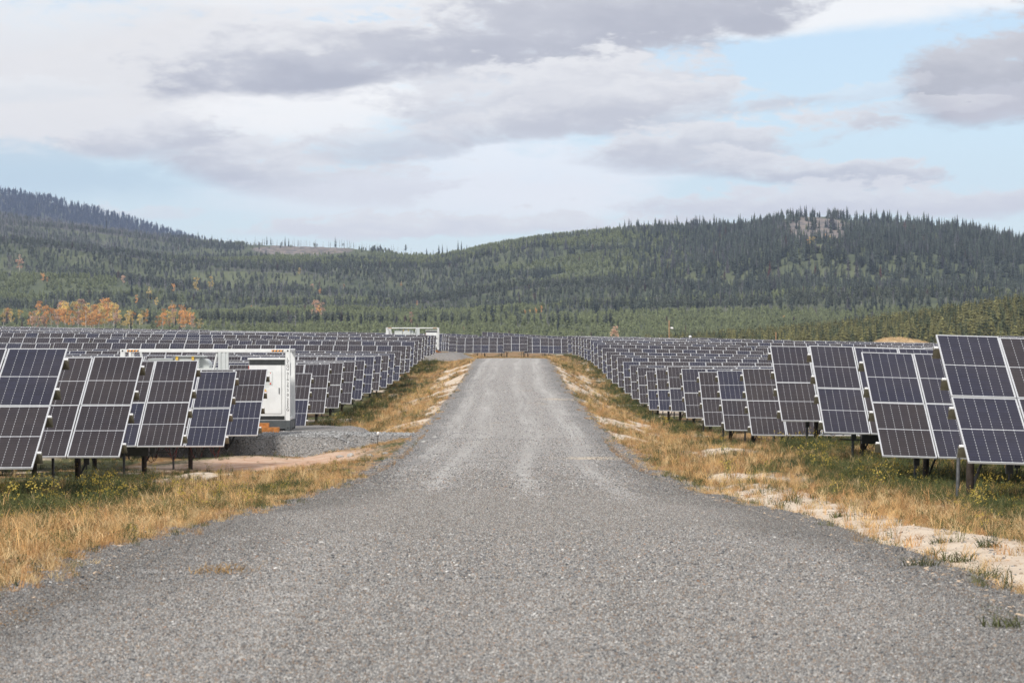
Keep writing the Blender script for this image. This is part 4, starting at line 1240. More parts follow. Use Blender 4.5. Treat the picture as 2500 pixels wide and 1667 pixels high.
# ------------------------------------------------------------------ power containers
def power_container(loc, label):
    Lc, Wc, Hc = 6.06, 2.44, 2.9
    e = empty('power_container', loc)
    def part(name, mats, fn, parent=e, loc=None, bevel=0.0):
        mb = MB(); fn(mb); o = mb.build(name, mats, parent, loc=loc)
        if bevel:
            bv = o.modifiers.new('bevel', 'BEVEL'); bv.width = bevel; bv.segments = 2; bv.limit_method = 'ANGLE'
        return o
    P = .165
    def base(mb):
        mb.box(P, Lc - P, 0.01, .16, .06, .34); mb.box(P, Lc - P, Wc - .16, Wc - .01, .06, .34)
        mb.box(.01, .16, P, Wc - P, .06, .34); mb.box(Lc - .16, Lc - .01, P, Wc - P, .06, .34)
        for k in range(9): mb.box(.45 + k * .62, .53 + k * .62, .1605, Wc - .1605, .10, .26)
    part('base_frame', [M['skid']], base)
    part('floor', [M['skid']], lambda mb: mb.box(.165, Lc - .165, .17, Wc - .17, .262, .30))
    for x in (0, Lc - P):
        for y in (0, Wc - P):
            part('corner_post', [M['white']], lambda mb: mb.box(0, P, 0, P, .352, Hc - .122), loc=(x, y, 0), bevel=.01)
            for zc, mm in ((0, 'skid'), (Hc - .12, 'white')):
                hgt = .35 if zc == 0 else .12
                c = part('corner_casting', [M[mm]], lambda mb: mb.box(-.006, P + .006, -.006, P + .006, 0, hgt), loc=(x, y, zc), bevel=.012)
                def hole(mb):
                    mb.tube([(P / 2, -.0065, .06 if zc else .09), (P / 2, -.012, .06 if zc else .09)], .032, 10)
                    xs_ = P + .0065 if x > 0 else -.0065
                    mb.tube([(xs_, P / 2, .06 if zc else .09), (xs_ + (.006 if x > 0 else -.006), P / 2, .06 if zc else .09)], .032, 10)
                part('hole_shade_disc', [M['hole']], hole, parent=c)  # solid discs on the casting face; the opening's shade is their dark colour
    for y in (.01, Wc - .13):
        r = part('top_rail', [M['white']], lambda mb: mb.box(P + .008, Lc - P - .008, 0, .12, Hc - .115, Hc - .005), loc=(0, y, 0), bevel=.008)
        if y < 1:
            for x in (.24, Lc - .24 - .42):
                h = part('hazard_marking', [M['orange']], lambda mb: mb.box(0, .42, -.003, -.0005, Hc - .095, Hc - .030), parent=r, loc=(x, 0, 0))
                # slanted black bars lie on the orange film
                hb = MB()
                for k in range(4):
                    xx = .02 + k * .11
                    hb.quad((xx, -.006, Hc - .095), (xx + .05, -.006, Hc - .095), (xx + .085, -.006, Hc - .030), (xx + .035, -.006, Hc - .030))
                    hb.quad((xx + .035, -.0032, Hc - .030), (xx + .085, -.0032, Hc - .030), (xx + .05, -.0032, Hc - .095), (xx, -.0032, Hc - .095))
                ho_ = hb.mesh('hazard_marking', [M['ink']])
                # joined with the film so that it stays one flat print
                film = h.data; film.materials.append(M['ink'])
                import bmesh
                bmm = bmesh.new(); bmm.from_mesh(film); nf0 = len(bmm.faces); bmm.from_mesh(ho_)
                bmm.faces.ensure_lookup_table()
                for f in bmm.faces[nf0:]: f.material_index = 1
                bmm.to_mesh(film); bmm.free()
    for x in (.02, Lc - .14):
        part('end_rail', [M['white']], lambda mb: mb.box(0, .12, P + .008, Wc - P - .008, Hc - .11, Hc - .01), loc=(x, 0, 0), bevel=.008)
        part('end_rail', [M['white']], lambda mb: mb.box(0, .10, P + .008, Wc - P - .008, .36, .44), loc=(x, 0, 0))
    # ribbed middle post
    def midpost(mb):
        mb.box(0, .10, 0, .12, .352, Hc - .117); mb.box(.1005, .16, .03, .12, .352, Hc - .117); mb.box(.1605, .26, .008, .12, .352, Hc - .117); mb.box(.2605, .30, .03, .12, .352, Hc - .117); mb.box(.3005, .37, .004, .12, .352, Hc - .117)
    part('middle_post', [M['rib']], midpost, loc=(3.49, .012, 0))
    def diag(mb):
        mb.tube([(.42, .08, Hc - .12), (.95, .08, .40)], .045, 4)
    part('diagonal_brace', [M['white']], diag)
    part('diagonal_brace', [M['white']], lambda mb: mb.tube([(3.46, .09, Hc - .12), (3.05, .09, .9)], .04, 4))
    part('diagonal_brace', [M['white']], lambda mb: mb.tube([(.42, Wc - .08, Hc - .12), (.95, Wc - .08, .40)], .045, 4))
    part('side_post', [M['white']], lambda mb: mb.box(0, .09, 0, .09, .352, Hc - .117), loc=(.30, .02, 0), bevel=.006)
    # inverter cabinet
    c0, c1 = 4.58, 5.87
    cab = part('inverter_cabinet', [M['white']], lambda mb: mb.box(c0, c1, .10, 1.25, .352, 2.52), bevel=.01)
    part('cabinet_roof', [M['white']], lambda mb: mb.box(c0 - .04, c1 + .02, .04, 1.30, 2.522, 2.58), parent=cab, bevel=.012)
    def uv_(mb):
        mb.box(c0 + .01, c1 - .01, .085, .0985, 2.335, 2.505)
        for k in range(14): mb.box(c0 + .04 + k * .088, c0 + .075 + k * .088, .072, .0848, 2.345, 2.495)
    part('air_vent', [M['vent']], uv_, parent=cab)
    dr = part('cabinet_door', [M['white']], lambda mb: mb.box(c0 + .015, c1 - .12, .078, .0985, .60, 2.32), parent=cab, bevel=.006)
    def lv(mb):
        mb.box(c0 + .02, c1 - .02, .082, .0985, .385, .515)
        for k in range(4): mb.box(c0 + .03, c1 - .03, .068, .0818, .395 + k * .03, .412 + k * .03)
    part('air_vent', [M['vent']], lv, parent=cab)
    part('door_handle', [M['skid']], lambda mb: mb.box(c1 - .22, c1 - .19, .055, .0775, 1.30, 1.52), parent=dr, bevel=.004)
    part('door_seam', [M['skid']], lambda mb: mb.box(c1 - .118, c1 - .112, .092, .0982, .60, 2.32), parent=cab)
    part('red_edge_strip', [M['red']], lambda mb: mb.box(c0 - .006, c0 + .012, .07, .0775, 2.05, 2.30), parent=cab)
    part('control_panel', [M['offwhite']], lambda mb: mb.box(c0 + .55, c0 + .86, .068, .0775, 1.60, 2.10), parent=cab, bevel=.004)
    part('control_screen', [M['white']], lambda mb: mb.box(c0 + .57, c0 + .83, .060, .0675, 1.74, 2.06), parent=cab)
    for zz in (2.045, 1.67):
        part('red_button', [M['red']], lambda mb: mb.tube([(c0 + .775, .0675, zz), (c0 + .775, .050, zz)], .03 if zz < 2 else .018, 10), parent=cab)
    part('warning_label', [M['clamp']], lambda mb: mb.box(c0 + .50, c0 + .66, .0745, .0775, 1.32, 1.50), parent=cab)
    def tri(mb):
        mb.v += [(c0 + .52, .0735, 1.40), (c0 + .64, .0735, 1.40), (c0 + .58, .0735, 1.495)]; mb.f.append((0, 1, 2)); mb.m.append(0)
    part('warning_triangle', [M['yellow']], tri, parent=cab)
    part('red_label_strip', [M['red']], lambda mb: mb.box(c0 + .52, c0 + .65, .0715, .0742, 1.375, 1.393), parent=cab)
    part('name_strip', [M['offwhite']], lambda mb: mb.box(c0 + .50, c0 + .72, .0745, .0775, 1.53, 1.57), parent=cab)
    # transformer
    tr = part('transformer', [M['offwhite']], lambda mb: mb.box(.98, 1.86, .35, 2.0, .31, 2.50), bevel=.015)
    part('tank_lid', [M['offwhite']], lambda mb: mb.box(.94, 1.858, .31, 2.04, 2.502, 2.56), parent=tr, bevel=.01)
    tur = part('tank', [M['offwhite']], lambda mb: mb.box(1.90, 2.78, .30, 2.05, .31, 2.60), parent=tr, bevel=.02)
    part('tank_flange', [M['offwhite']], lambda mb: mb.box(1.82, 2.90, .24, 2.12, 2.602, 2.65), parent=tr, bevel=.008)
    for xx in (1.95, 2.52):
        part('lifting_lug', [M['yellow']], lambda mb: mb.box(xx, xx + .09, .215, .2385, 2.50, 2.645), parent=tr)
    part('nameplate', [M['white']], lambda mb: mb.box(2.05, 2.25, .285, .2985, 2.28, 2.40), parent=tr)
    def cons(mb):
        mb.tube([(2.86, .6, 2.30), (2.86, 1.7, 2.30)], .26, 16)
    part('oil_conservator', [M['offwhite']], cons, parent=tr)
    def fins(mb):
        for k in range(9): mb.box(2.83 + k * .068, 2.863 + k * .068, .30, 1.9, .75, 2.12)
    part('radiator_fins', [M['offwhite']], fins, parent=tr)
    part('radiator_header', [M['offwhite']], lambda mb: mb.box(2.80, 3.45, .28, 1.92, 2.122, 2.22), parent=tr, bevel=.01)
    part('junction_box', [M['offwhite']], lambda mb: mb.box(Lc - .10, Lc - .03, .55, .85, 1.95, 2.40), bevel=.006)
    # lettering, stacked down the right front post
    txt = 'LYGU019293025SG'
    zz = 2.50
    for i, ch in enumerate(txt):
        cu = bpy.data.curves.new('letter', 'FONT'); cu.body = ch; cu.size = .14; cu.align_x = 'CENTER'; cu.extrude = .0006; cu.offset = .0015
        to = bpy.data.objects.new('letter', cu); COL.objects.link(to)
        bpy.context.view_layer.update()
        dg = bpy.context.evaluated_depsgraph_get()
        me = bpy.data.meshes.new_from_object(to.evaluated_get(dg))
        bpy.data.objects.remove(to, do_unlink=True)
        me.materials.clear(); me.materials.append(M['ink'])
        lo = link('letter', me, e, (Lc - P / 2, -.003, zz)); lo.rotation_euler = (math.pi / 2, 0, 0)
        zz -= .118
        if i in (3, 9, 10): zz -= .05
    tag(e, label, 'container')
    return e
PC = power_container((-13.98, 101.5, -3.37), 'white open frame power container with dark skid base on the near left gravel pad')
PC2 = copy_tree(PC); PC2.location = (-14.45, 326.0, -1.93); PC2['label'] = 'distant white open frame power container standing above the far left rows'

st_ = empty('timber_step', (-9.3, 100.35, -3.40)); tag(st_, 'orange timber steps in front of the near white container', 'steps')
mb = MB(); mb.box(-.55, 1.07, 0, .50, 0, .17); o = mb.build('lower_timber', [M['timber']], st_)
mb = MB(); mb.box(-.55, .70, .14, .50, .172, .32); o = mb.build('upper_timber', [M['timber']], st_)
st2_ = copy_tree(st_); st2_.location = (-9.2, 324.7, -1.95); st2_['label'] = 'orange timber steps beside the distant white container'

# ------------------------------------------------------------------ poles
def cam_pole(x, D, ztop, r0, camz, label, sidex=1):
    gz = g1v(x, D)
    e = empty('camera_pole', (x, D, gz)); h = ztop - gz
    mb = MB(); mb.tube([(0, 0, -.3), (0, 0, h)], [r0, r0 * .85], 10); mb.build('pole', [M['pole']], e, True)
    if camz is not None:
        c = camz - gz
        mb = MB(); mb.tube([(r0 * .9, 0, c), (.35 * sidex, 0, c + .02)], .025, 6); mb.build('bracket', [M['clamp']], e)
        mb = MB(); mb.tube([(.25 * sidex, -.05, c), (.30 * sidex, -.10, c - .02), (.52 * sidex, -.32, c - .08), (.55 * sidex, -.35, c - .09)], [.09, .13, .13, .10], 10); mb.build('camera_housing', [M['camwhite']], e, True)
    tag(e, label, 'pole')
cam_pole(22.2, 402, 2.2, .085, 1.15, 'slender wooden pole with a white camera above the right field')
cam_pole(37.3, 402, .55, .085, None, 'short bare wooden pole end showing above the right field')
def sensor(x, D, z):
    gz = g1v(x, D)
    e = empty('weather_sensor', (x, D, gz)); h = z - gz
    mb = MB(); mb.tube([(0, 0, -.3), (0, 0, h)], .03, 8); mb.build('mast', [M['pipe']], e)
    mb = MB(); mb.tube([(0, 0, h), (0, 0, h + .05), (0, 0, h + .22), (0, 0, h + .30)], [.08, .17, .19, .06], 12); mb.build('sensor_head', [M['camwhite']], e, True)
    tag(e, 'small white weather sensor peeping over the right field rows', 'sensor')
sensor(22.3, 356, -.25)
# bare pale tree beyond the field
c_, t_ = aspen(58)
bt = tree('bare_tree', 'aspen', 58, 'crown_pale', 'bark_pale', (22.5, 620, -1.6), 3.9, 1.3, 'small bare pinkish tree just beyond the solar rows, right of the road', None)

# ------------------------------------------------------------------ sandy mound far right
def mound_z(x, d):
    g_ = ground(x, d)
    cx = 63.0
    h = 3.75 * np.exp(-(np.abs((x - cx) / 7.2)) ** 3.2 - (np.abs((d - 452) / 7.0)) ** 3) * (1 - .035 * (x - cx))
    return g_ - .15 + h + (fbm(x * .6, d * .6, 88) - .5) * .45 * (h > .3)
M['mound'] = worn('dry_grass_mound', (.56, .42, .25), .95, 0, .3, 1.6, .1)
mo_ = link('dry_mound', grid_mesh('dry_mound', np.arange(54, 72.1, .5), np.arange(442, 462.1, .5), mound_z, None, [M['mound']])); tag(mo_, kind='structure')

# ------------------------------------------------------------------ grass, weeds, stones
def clump(seed, nb, hmin, hmax, spread, bend, wid, flowers=0, leafy_=False):
    r0 = random.Random(seed); mb = MB()
    for k in range(nb):
        a = r0.random() * 6.28; rr = spread * r0.random() ** .6
        bx, by = math.cos(a) * rr, math.sin(a) * rr
        h = r0.uniform(hmin, hmax); la = r0.random() * 6.28; le = h * bend * r0.uniform(.2, 1.2)
        wv = wid * r0.uniform(.6, 1.3); fa = r0.random() * 3.14
        wx, wy = math.cos(fa) * wv, math.sin(fa) * wv
        m1 = (bx + math.cos(la) * le * .35, by + math.sin(la) * le * .35, h * .6)
        tp = (bx + math.cos(la) * le, by + math.sin(la) * le, h * r0.uniform(.8, 1.0))
        i = len(mb.v)
        mb.v += [(bx - wx, by - wy, -.03), (bx + wx, by + wy, -.03), (m1[0] - wx * .8, m1[1] - wy * .8, m1[2]), (m1[0] + wx * .8, m1[1] + wy * .8, m1[2]), tp]
        mb.f += [(i, i + 1, i + 3, i + 2), (i + 2, i + 3, i + 4)]; mb.m += [0, 0]
        if leafy_:
            for q in range(4):
                f = r0.uniform(.2, .95); c = Vector((bx + (tp[0] - bx) * f, by + (tp[1] - by) * f, h * f))
                u = Vector((r0.gauss(0, 1), r0.gauss(0, 1), r0.gauss(0, .5))).normalized() * r0.uniform(.012, .035)
                v = Vector((r0.gauss(0, 1), r0.gauss(0, 1), r0.gauss(0, .5))).normalized() * .010
                mb.quad(tuple(c), tuple(c + u * .5 + v), tuple(c + u), tuple(c + u * .5 - v), 0)
        if flowers and k < flowers:
            for q in range(3):
                c = Vector(tp) + Vector((r0.gauss(0, .02), r0.gauss(0, .02), r0.gauss(0, .02)))
                sz = r0.uniform(.006, .011)
                mb.quad(tuple(c + Vector((-sz, 0, -sz))), tuple(c + Vector((sz, 0, -sz))), tuple(c + Vector((sz, 0, sz))), tuple(c + Vector((-sz, 0, sz))), 1)
                mb.quad(tuple(c + Vector((0, -sz, sz))), tuple(c + Vector((-sz, -sz, 0))), tuple(c + Vector((0, sz, -sz))), tuple(c + Vector((sz, sz, 0))), 1)
    return mb.mesh('clump', [M['blade'], M['petal']])
dry_src = src_collection('dry_grass_source', [clump(1, 26, .10, .30, .15, 1.2, .0045), clump(2, 22, .12, .36, .15, 1.5, .0045), clump(3, 32, .06, .18, .18, 1.9, .005), clump(4, 14, .28, .62, .10, .45, .004)])
weed_src = src_collection('green_weed_source', [clump(11, 14, .14, .40, .13, .5, .005, 0, True), clump(12, 12, .20, .52, .12, .4, .0045, 9, True), clump(13, 16, .10, .26, .15, .8, .006, 0, True), clump(14, 12, .22, .55, .14, .45, .0045, 12, True)])

def plant_field(n, dmin, dmax, xmin, xmax, seed, power=1.0):
    g = np.random.default_rng(seed)
    u = g.random(n)
    d = dmin + (dmax - dmin) * u ** power
    x = g.uniform(xmin, xmax, n)
    return x, d, g
def surface(x, d):
    return np.maximum(ground(x, d), np.where(np.abs(x) < 4.2, np.where(d < 288, road_z(x, d), -99), -99))
Xd, Dd_, Cd, Sd, Id = [], [], [], [], []
Xw, Dw, Cw, Sw, Iw = [], [], [], [], []
for (n, a, b, x0, x1, sd, sc) in [(17000, 15, 62, -11.5, -3.0, 101, 1.0), (15000, 15, 62, 3.2, 11.0, 102, 1.0), (9000, 60, 130, -9.5, -3.1, 103, 1.15), (9000, 60, 130, 3.1, 9.0, 104, 1.15), (7000, 130, 300, -9.2, -3.2, 105, 1.35), (7000, 130, 300, 3.2, 9.0, 106, 1.35), (2500, 300, 415, -9.5, 9.0, 107, 1.5), (4500, 388, 414, -9.2, 8.5, 120, 1.5), (2600, 46, 60, -13, -7.2, 121, 1.25), (3200, 44, 66, 6.8, 13.5, 122, 1.2), (1600, 66, 82, 7.2, 14, 123, 1.1), (2500, 62, 130, -24, -9, 108, 1.2), (2500, 62, 130, 9, 24, 109, 1.2)]:
    x, d, g = plant_field(n, a, b, x0, x1, sd)
    sm = sand_mask(x, d); gr = green_mask(x, d); pw, _ = pad_w(x, d)
    pm = pink_mask(x, d)
    edge_keep = sst(np.abs(x) - np.where(x < 0, hw(d, -1), hw(d, 1)), -.15, .55)
    edge_keep = np.where(d > 285, 1, edge_keep)
    keep = (g.random(n) < edge_keep) & (g.random(n) > sm * .915) & (g.random(n) > pw) & (g.random(n) > pm * .93)
    patch = fbm(x * 1.3, d * .5, 110)
    keep &= g.random(n) < sst(patch, .25, .5) * .8 + .2
    isg = g.random(n) < np.clip(gr * .60 + .15, 0, 1)
    gi_ = keep & isg; di_ = keep & ~isg
    hn = 1 + .35 * (fbm(x * .5, d * .3, 111) - .5) * 2
    tall_under = 1 + .35 * sst(np.abs(x), 6.5, 8)
    low_edge = (.55 + .45 * sst(np.abs(x), 3.2, 4.6)) * (1 - .42 * (x < 0) * sst(d, 60, 72) * (1 - sst(d, 96, 110)))
    S = .58 * sc * g.uniform(.75, 1.25, n) * hn * low_edge
    straw = np.where(g.random((n, 1)) < .45 + .5 * (fbm(x * .8, d * .3, 112)[:, None] - .5), np.array([.56, .365, .165]), np.where(g.random((n, 1)) < .5, np.array([.46, .265, .12]), np.array([.62, .47, .26]))) * g.uniform(.6, 1.2, (n, 1))
    grc = np.where(g.random((n, 1)) < .55, np.array([.085, .10, .035]), np.where(g.random((n, 1)) < .6, np.array([.15, .145, .055]), np.array([.055, .075, .035]))) * g.uniform(.7, 1.3, (n, 1))
    Xd.append(x[di_]); Dd_.append(d[di_]); Cd.append(straw[di_]); Sd.append(S[di_]); Id.append(g.choice([0, 1, 2, 3], n, p=[.36, .26, .32, .06])[di_])
    fl = g.choice([0, 1, 2, 3], n, p=[.45, .018, .52, .012])
    Xw.append(x[gi_]); Dw.append(d[gi_]); Cw.append(grc[gi_]); Sw.append((S * tall_under)[gi_]); Iw.append(fl[gi_])
def emit(name, X, Dv, Cc, S, I, src, label, cat):
    X = np.concatenate(X); Dv = np.concatenate(Dv); Cc = np.concatenate(Cc); S = np.concatenate(S); I = np.concatenate(I)
    g = np.random.default_rng(55); n = len(X)
    Z = ground(X, Dv)
    rot = np.stack([g.normal(0, .12, n), g.normal(0, .12, n), g.uniform(0, 6.28, n)], 1)
    o = scatter(name, np.stack([X, Dv, Z], 1), rot, np.stack([S * 1.1, S * 1.1, S], 1), I, Cc, src)
    tag(o, label, cat, kind='stuff')
    return n
n1 = emit('dry_grass', Xd, Dd_, Cd, Sd, Id, dry_src, 'dry straw coloured grass along both road verges', 'grass')
n2 = emit('green_weeds', Xw, Dw, Cw, Sw, Iw, weed_src, 'green weeds with small yellow flowers on the verges and under the panels', 'weeds')
# straw on the mound
g = np.random.default_rng(66); n = 1500
x = g.uniform(56, 70, n); d = g.uniform(445, 458, n)
o = scatter('mound_grass', np.stack([x, d, mound_z(x, d)], 1), np.stack([g.normal(0, .1, n), g.normal(0, .1, n), g.uniform(0, 6.28, n)], 1), np.full((n, 3), 1.3), g.integers(0, 3, n), np.array([.58, .43, .25]) * g.uniform(.75, 1.2, (n, 1)), dry_src)
tag(o, 'pale dry grass covering the mound beyond the right field', 'grass', kind='stuff')

# single green tufts on the pale sand
tuft_meshes = [clump(71 + k, 70, .10, .34, .20, 1.0, .006) for k in range(3)]
M['tuft'] = leafy('green_tuft_blades', (.115, .125, .055), .5)
for me in tuft_meshes: me.materials[0] = M['tuft']
T_LAB = ['leafy green tuft at the road edge before the pale sand', 'low green tuft at the upper end of the pale sand strip', 'largest spiky green tuft in the middle of the pale sand', 'small dark tuft left of the largest one on the sand', 'wide low green tuft right of the largest one on the sand', 'spreading green tuft on the sand nearest the gravel', 'small upright tuft rooted in the gravel shoulder', 'bright green tuft at the right edge of the photo on gravel', 'flat green tuft at the lower end of the sand strip']
T_POS = [(1735, 1135), (1925, 1185), (2210, 1225), (2165, 1245), (2275, 1255), (2200, 1290), (2110, 1300), (2310, 1440), (2260, 1325)]
for (px, py), lb in zip(T_POS, T_LAB):
    dd_ = np.arange(13, 80, .1); xx = (px - 1176) / 6533 * dd_
    zz = surface(xx, dd_); yy = 771 - 6533 * zz / dd_
    k = int(np.argmin(np.abs(yy - py)))
    o = link('grass_tuft', tuft_meshes[hash(lb) % 3 if False else (px % 3)], None, (float(xx[k]), float(dd_[k]), float(zz[k]) - .01))
    sc = {2: .72, 5: .6}.get(T_POS.index((px, py)), .45)
    o.scale = (sc * 1.6, sc * 1.6, sc * .8); o.rotation_euler = (0, 0, random.uniform(0, 6))
    tag(o, lb, 'grass tuft')

dry_tuft_mesh = clump(91, 90, .04, .13, .30, 2.2, .005)
M['dry_tuft'] = leafy('dry_tuft_blades', (.46, .30, .14), .35)
dry_tuft_mesh.materials[0] = M['dry_tuft']
for px, py, sc, lb in [(510, 1312, .85, 'flat straw coloured grass tuft lying alone on the left of the gravel road'), (300, 1245, .4, 'small straw tuft at the left edge of the gravel')]:
    dd_ = np.arange(13, 60, .1); xx = (px - 1176) / 6533 * dd_
    zz = surface(xx, dd_); k = int(np.argmin(np.abs(771 - 6533 * zz / dd_ - py)))
    o = link('grass_tuft', dry_tuft_mesh, None, (float(xx[k]), float(dd_[k]), float(zz[k]))); o.scale = (sc, sc * 1.6, sc * .7)
    tag(o, lb, 'grass tuft')

# gravel stones lying on the road
def stone_mesh(seed):
    import bmesh
    bm = bmesh.new(); bmesh.ops.create_icosphere(bm, subdivisions=1, radius=1.0)
    r0 = random.Random(seed)
    for v in bm.verts: v.co = v.co * r0.uniform(.72, 1.15); v.co.z *= .74
    me = bpy.data.meshes.new('stone'); bm.to_mesh(me); bm.free(); me.materials.append(M['stone'])
    return me
stone_src = src_collection('stone_source', [stone_mesh(k) for k in range(5)])
g = np.random.default_rng(77)
PTS, CC, SS = [], [], []
for n, d0, d1, smin, smax in [(150000, 12.3, 34, .0035, .010), (70000, 20, 95, .006, .016), (40000, 50, 230, .010, .024), (1200, 12.3, 60, .012, .022)]:
    d = d0 + (d1 - d0) * g.random(n) ** 1.5; x = g.uniform(-1, 1, n) * np.minimum(3.9, .2 * d + .4)
    xt = x + .22 * np.sin(d * .041) + .10 * np.sin(d * .113)
    tr = np.max([1 - sst(np.abs(xt - c_), w_ * .1, w_ * 1.5) for c_, w_ in TRACKS], axis=0) * sst(vnoise(x * .4, d * .08, 9), .2, .6)
    kk = g.random(n) > tr * .8
    d, x = d[kk], x[kk]; n = len(d)
    e_ = np.abs(x) - np.where(x < 0, hw(d, -1), hw(d, 1))
    k = g.random(n) < 1 - sst(e_, -.1, .7)
    d, x = d[k], x[k]; n = len(d)
    z = surface(x, d)
    base = g.choice(5, n, p=[.47, .27, .12, .11, .03])
    pal = np.array([[.225, .224, .225], [.085, .089, .096], [.50, .49, .475], [.31, .255, .205], [.30, .19, .13]])
    PTS.append(np.stack([x, d, z + .001], 1)); CC.append(pal[base] * g.uniform(.65, 1.35, (n, 1))); CC[-1] *= (1.0 - .25 * sst(np.abs(x) + (fbm(x * .5, d * .2, 66) - .5) * 1.6, 2.0, 3.1))[:, None]; SS.append(smin + (smax - smin) * g.random(n) ** 2.2)
PTS = np.concatenate(PTS); CC = np.concatenate(CC); SS = np.concatenate(SS); n = len(PTS)
o = scatter('loose_gravel', PTS, np.stack([g.normal(0, .3, n), g.normal(0, .3, n), g.uniform(0, 6.28, n)], 1), np.stack([SS * g.uniform(.9, 1.5, n), SS, SS], 1), g.integers(0, 5, n), CC, stone_src)
tag(o, 'loose grey and tan gravel stones over the road surface', 'gravel', kind='stuff')
# fine pebbles: each scattered piece is a handful of separate small stones
def handful(seed):
    r0 = random.Random(seed); mb = MB()
    octa = [(1, 0, 0), (0, 1, 0), (-1, 0, 0), (0, -1, 0), (0, 0, 1)]
    for k in range(14):
        cx_, cy_ = r0.gauss(0, .05), r0.gauss(0, .05); r1 = r0.uniform(.0035, .0085)
        i = len(mb.v); ro_ = r0.random() * 6.28
        for (a_1, b_1, c_1) in octa:
            u_ = a_1 * r1 * r0.uniform(.8, 1.4); v_ = b_1 * r1 * r0.uniform(.8, 1.3)
            mb.v.append((cx_ + u_ * math.cos(ro_) - v_ * math.sin(ro_), cy_ + u_ * math.sin(ro_) + v_ * math.cos(ro_), c_1 * r1 * r0.uniform(.7, 1.2) - (.002 if c_1 == 0 else 0)))
        for k2 in range(4):
            mb.f.append((i + k2, i + (k2 + 1) % 4, i + 4)); mb.m.append(0)
    return mb.mesh('pebbles', [M['pebble']])
M['pebble'] = bpy.data.materials.new('small_pebbles'); M['pebble'].use_nodes = True
pn = NT(M['pebble'].node_tree); pb = M['pebble'].node_tree.nodes['Principled BSDF']; pb.inputs['Roughness'].default_value = .85
pr = pn.new('ShaderNodeNewGeometry').outputs['Random Per Island']
cr = pn.new('ShaderNodeValToRGB'); cr.color_ramp.interpolation = 'CONSTANT'
els = [(0, (.050, .053, .058)), (.24, (.125, .127, .132)), (.46, (.225, .225, .226)), (.66, (.31, .308, .305)), (.82, (.27, .215, .175)), (.88, (.47, .46, .445)), (.965, (.30, .18, .12)), (.98, (.62, .61, .59))]
while len(cr.color_ramp.elements) < len(els): cr.color_ramp.elements.new(.5)
for e_, (p_, c_) in zip(cr.color_ramp.elements, els): e_.position = p_; e_.color = (*c_, 1)
pn.l.new(pr, cr.inputs[0])
pn.l.new(pn.mix(1.0, cr.outputs[0], pn.new('ShaderNodeAttribute', attribute_name='col', attribute_type='INSTANCER').outputs['Color'], 'MULTIPLY'), pb.inputs['Base Color'])
peb_src = src_collection('pebble_source', [handful(300 + k) for k in range(6)])
PP = []
for n, d0, d1 in [(54000, 12.2, 42), (42000, 28, 76)]:
    d = d0 + (d1 - d0) * g.random(n) ** 1.45; x = g.uniform(-1, 1, n) * np.minimum(3.9, .2 * d + .4)
    e_ = np.abs(x) - np.where(x < 0, hw(d, -1), hw(d, 1))
    xt = x + .22 * np.sin(d * .041) + .10 * np.sin(d * .113)
    tr = np.max([1 - sst(np.abs(xt - c_), w_ * .1, w_ * 1.5) for c_, w_ in TRACKS], axis=0) * sst(vnoise(x * .4, d * .08, 9), .2, .6)
    k = (g.random(n) < 1 - sst(e_, -.1, .7)) & (g.random(n) > tr * .85 * (.35 + .65 * sst(d, 16, 50)))
    k &= g.random(n) > sst(d, 34, 74) * .97
    PP.append(np.stack([x[k], d[k], surface(x[k], d[k]) + .001], 1))
PP = np.concatenate(PP); n = len(PP); S = g.uniform(.8, 1.25, n) * (1 + .6 * sst(PP[:, 1], 30, 60))
tone = 1.0 - .30 * sst(np.abs(PP[:, 0]) + (fbm(PP[:, 0] * .5, PP[:, 1] * .2, 66) - .5) * 1.6, 2.0, 3.1)
o = scatter('small_gravel', PP, np.stack([0 * S, 0 * S, g.uniform(0, 6.28, n)], 1), np.stack([S, S, S], 1), g.integers(0, 6, n), np.array([1.0, .985, .965]) * (.78 * tone * g.uniform(.82, 1.18, n))[:, None], peb_src)
tag(o, 'fine mixed grey pebbles packed over the road surface', 'gravel', kind='stuff')
# stray stones and crumbs on the bare soil beside the road
n = 9000; d = 17 + 75 * g.random(n) ** 1.3; sg = np.where(g.random(n) < .75, 1, -1); x = sg * (3.1 + 3.0 * g.random(n) ** 1.4)
S = g.uniform(.006, .019, n) * g.choice([1, 1, 1, 1.5], n)
crumb = np.where(g.random((n, 1)) < .55, np.array([.46, .36, .27]), np.array([.20, .195, .19])) * g.uniform(.6, 1.3, (n, 1))
o = scatter('soil_stones', np.stack([x, d, surface(x, d)], 1), np.stack([g.normal(0, .3, n), g.normal(0, .3, n), g.uniform(0, 6.28, n)], 1), np.stack([S * 1.3, S, S * .8], 1), g.integers(0, 5, n), crumb, stone_src)
tag(o, 'stray stones and soil crumbs on the bare verge beside the road', 'stones', kind='stuff')
# coarse stones on the near pad
n = 16000; x = g.uniform(-15, -2.8, n); d = g.uniform(94.5, 100.8, n)
m_, zp = pad_w(x, d); k = m_ > .35
x, d = x[k], d[k]; n = len(x); z = pad_z(x, d)
S = g.uniform(.012, .034, n)
o = scatter('pad_gravel', np.stack([x, d, z], 1), np.stack([g.normal(0, .3, n), g.normal(0, .3, n), g.uniform(0, 6.28, n)], 1), np.stack([S * 1.3, S, S], 1), g.integers(0, 5, n), np.array([.27, .27, .27]) * g.uniform(.35, 1.7, (n, 1)), stone_src)
tag(o, 'coarse grey crushed stone on the pad before the near container', 'gravel', kind='stuff')
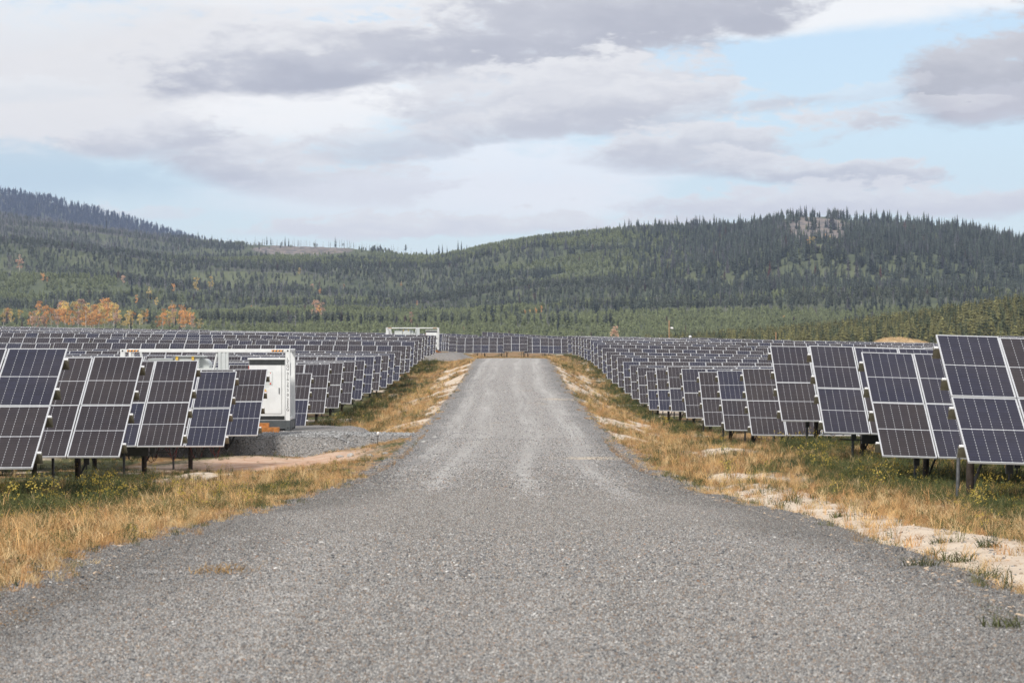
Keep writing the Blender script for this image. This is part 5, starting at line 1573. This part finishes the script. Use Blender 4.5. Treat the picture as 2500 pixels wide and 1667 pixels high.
# marker stake at the mouth of the lane
sx_, sd_ = -4.55, 96.2
sz_ = float(np.maximum(ground(np.array([sx_]), np.array([sd_])), pad_z(np.array([sx_]), np.array([sd_])))[0])
ms = empty('marker_stake', (sx_, sd_, sz_)); tag(ms, 'thin dark marker stake with a white cap where the gravel lane leaves the road', 'stake')
_m = MB(); _m.tube([(0, 0, -.2), (.02, 0, .34)], .012, 6); _m.build('stick', [M['pile']], ms)
_m = MB(); _m.tube([(.02, 0, .335), (.021, 0, .40), (.021, 0, .44)], [.03, .05, .03], 8); _m.build('cap', [M['camwhite']], ms)
# rocks
def rock(px, py, r0, label, seed):
    dd_ = np.arange(60, 130, .1); xx = (px - 1176) / 6533 * dd_
    zz = np.maximum(ground(xx, dd_), pad_z(xx, dd_)); yy = 771 - 6533 * zz / dd_
    k = int(np.argmin(np.abs(yy - py)))
    me = stone_mesh(seed); me.materials[0] = M['rock']
    o = link('rock', me, None, (float(xx[k]), float(dd_[k]), float(zz[k]) + r0 * .2)); o.scale = (r0 * 1.4, r0, r0 * .9); o.rotation_euler = (0, 0, seed)
    tag(o, label, 'rock')
for i, (px, py, r0, lb) in enumerate([(806, 1047, .13, 'largest pale rock in the line on the pink soil'), (780, 1050, .11, 'flat pale rock at the left end of the line'), (850, 1048, .10, 'pale rock right of the largest in the line'), (885, 1042, .09, 'pale rock at the right end of the line'), (973, 1016, .09, 'small white stone at the mouth of the gravel lane'),
                                       (1000, 1008, .12, 'grey flat rock beside the lane where it meets the road'), (1020, 1003, .12, 'grey rock at the road end of the lane bank'), (985, 1013, .10, 'grey rock low on the lane bank')]):
    rock(px, py, r0, lb, 200 + i)

# ------------------------------------------------------------------ haze: one box of thin air round everything
hz = MB(); hz.box(-4300, 4300, -700, 7700, -60, 420)
M['haze'] = bpy.data.materials.new('thin_air'); M['haze'].use_nodes = True
hn_ = M['haze'].node_tree; hn_.nodes.clear()
ho_ = hn_.nodes.new('ShaderNodeOutputMaterial'); pv = hn_.nodes.new('ShaderNodeVolumePrincipled')
pv.inputs['Color'].default_value = (.56, .70, 1.0, 1)
pv.inputs['Density'].default_value = 8.2e-5
pv.inputs['Anisotropy'].default_value = 0.1
hn_.links.new(pv.outputs[0], ho_.inputs['Volume'])
hb = hz.build('haze', [M['haze']]); tag(hb, kind='stuff')
print('COUNTS', len(scene.objects), n1, n2)
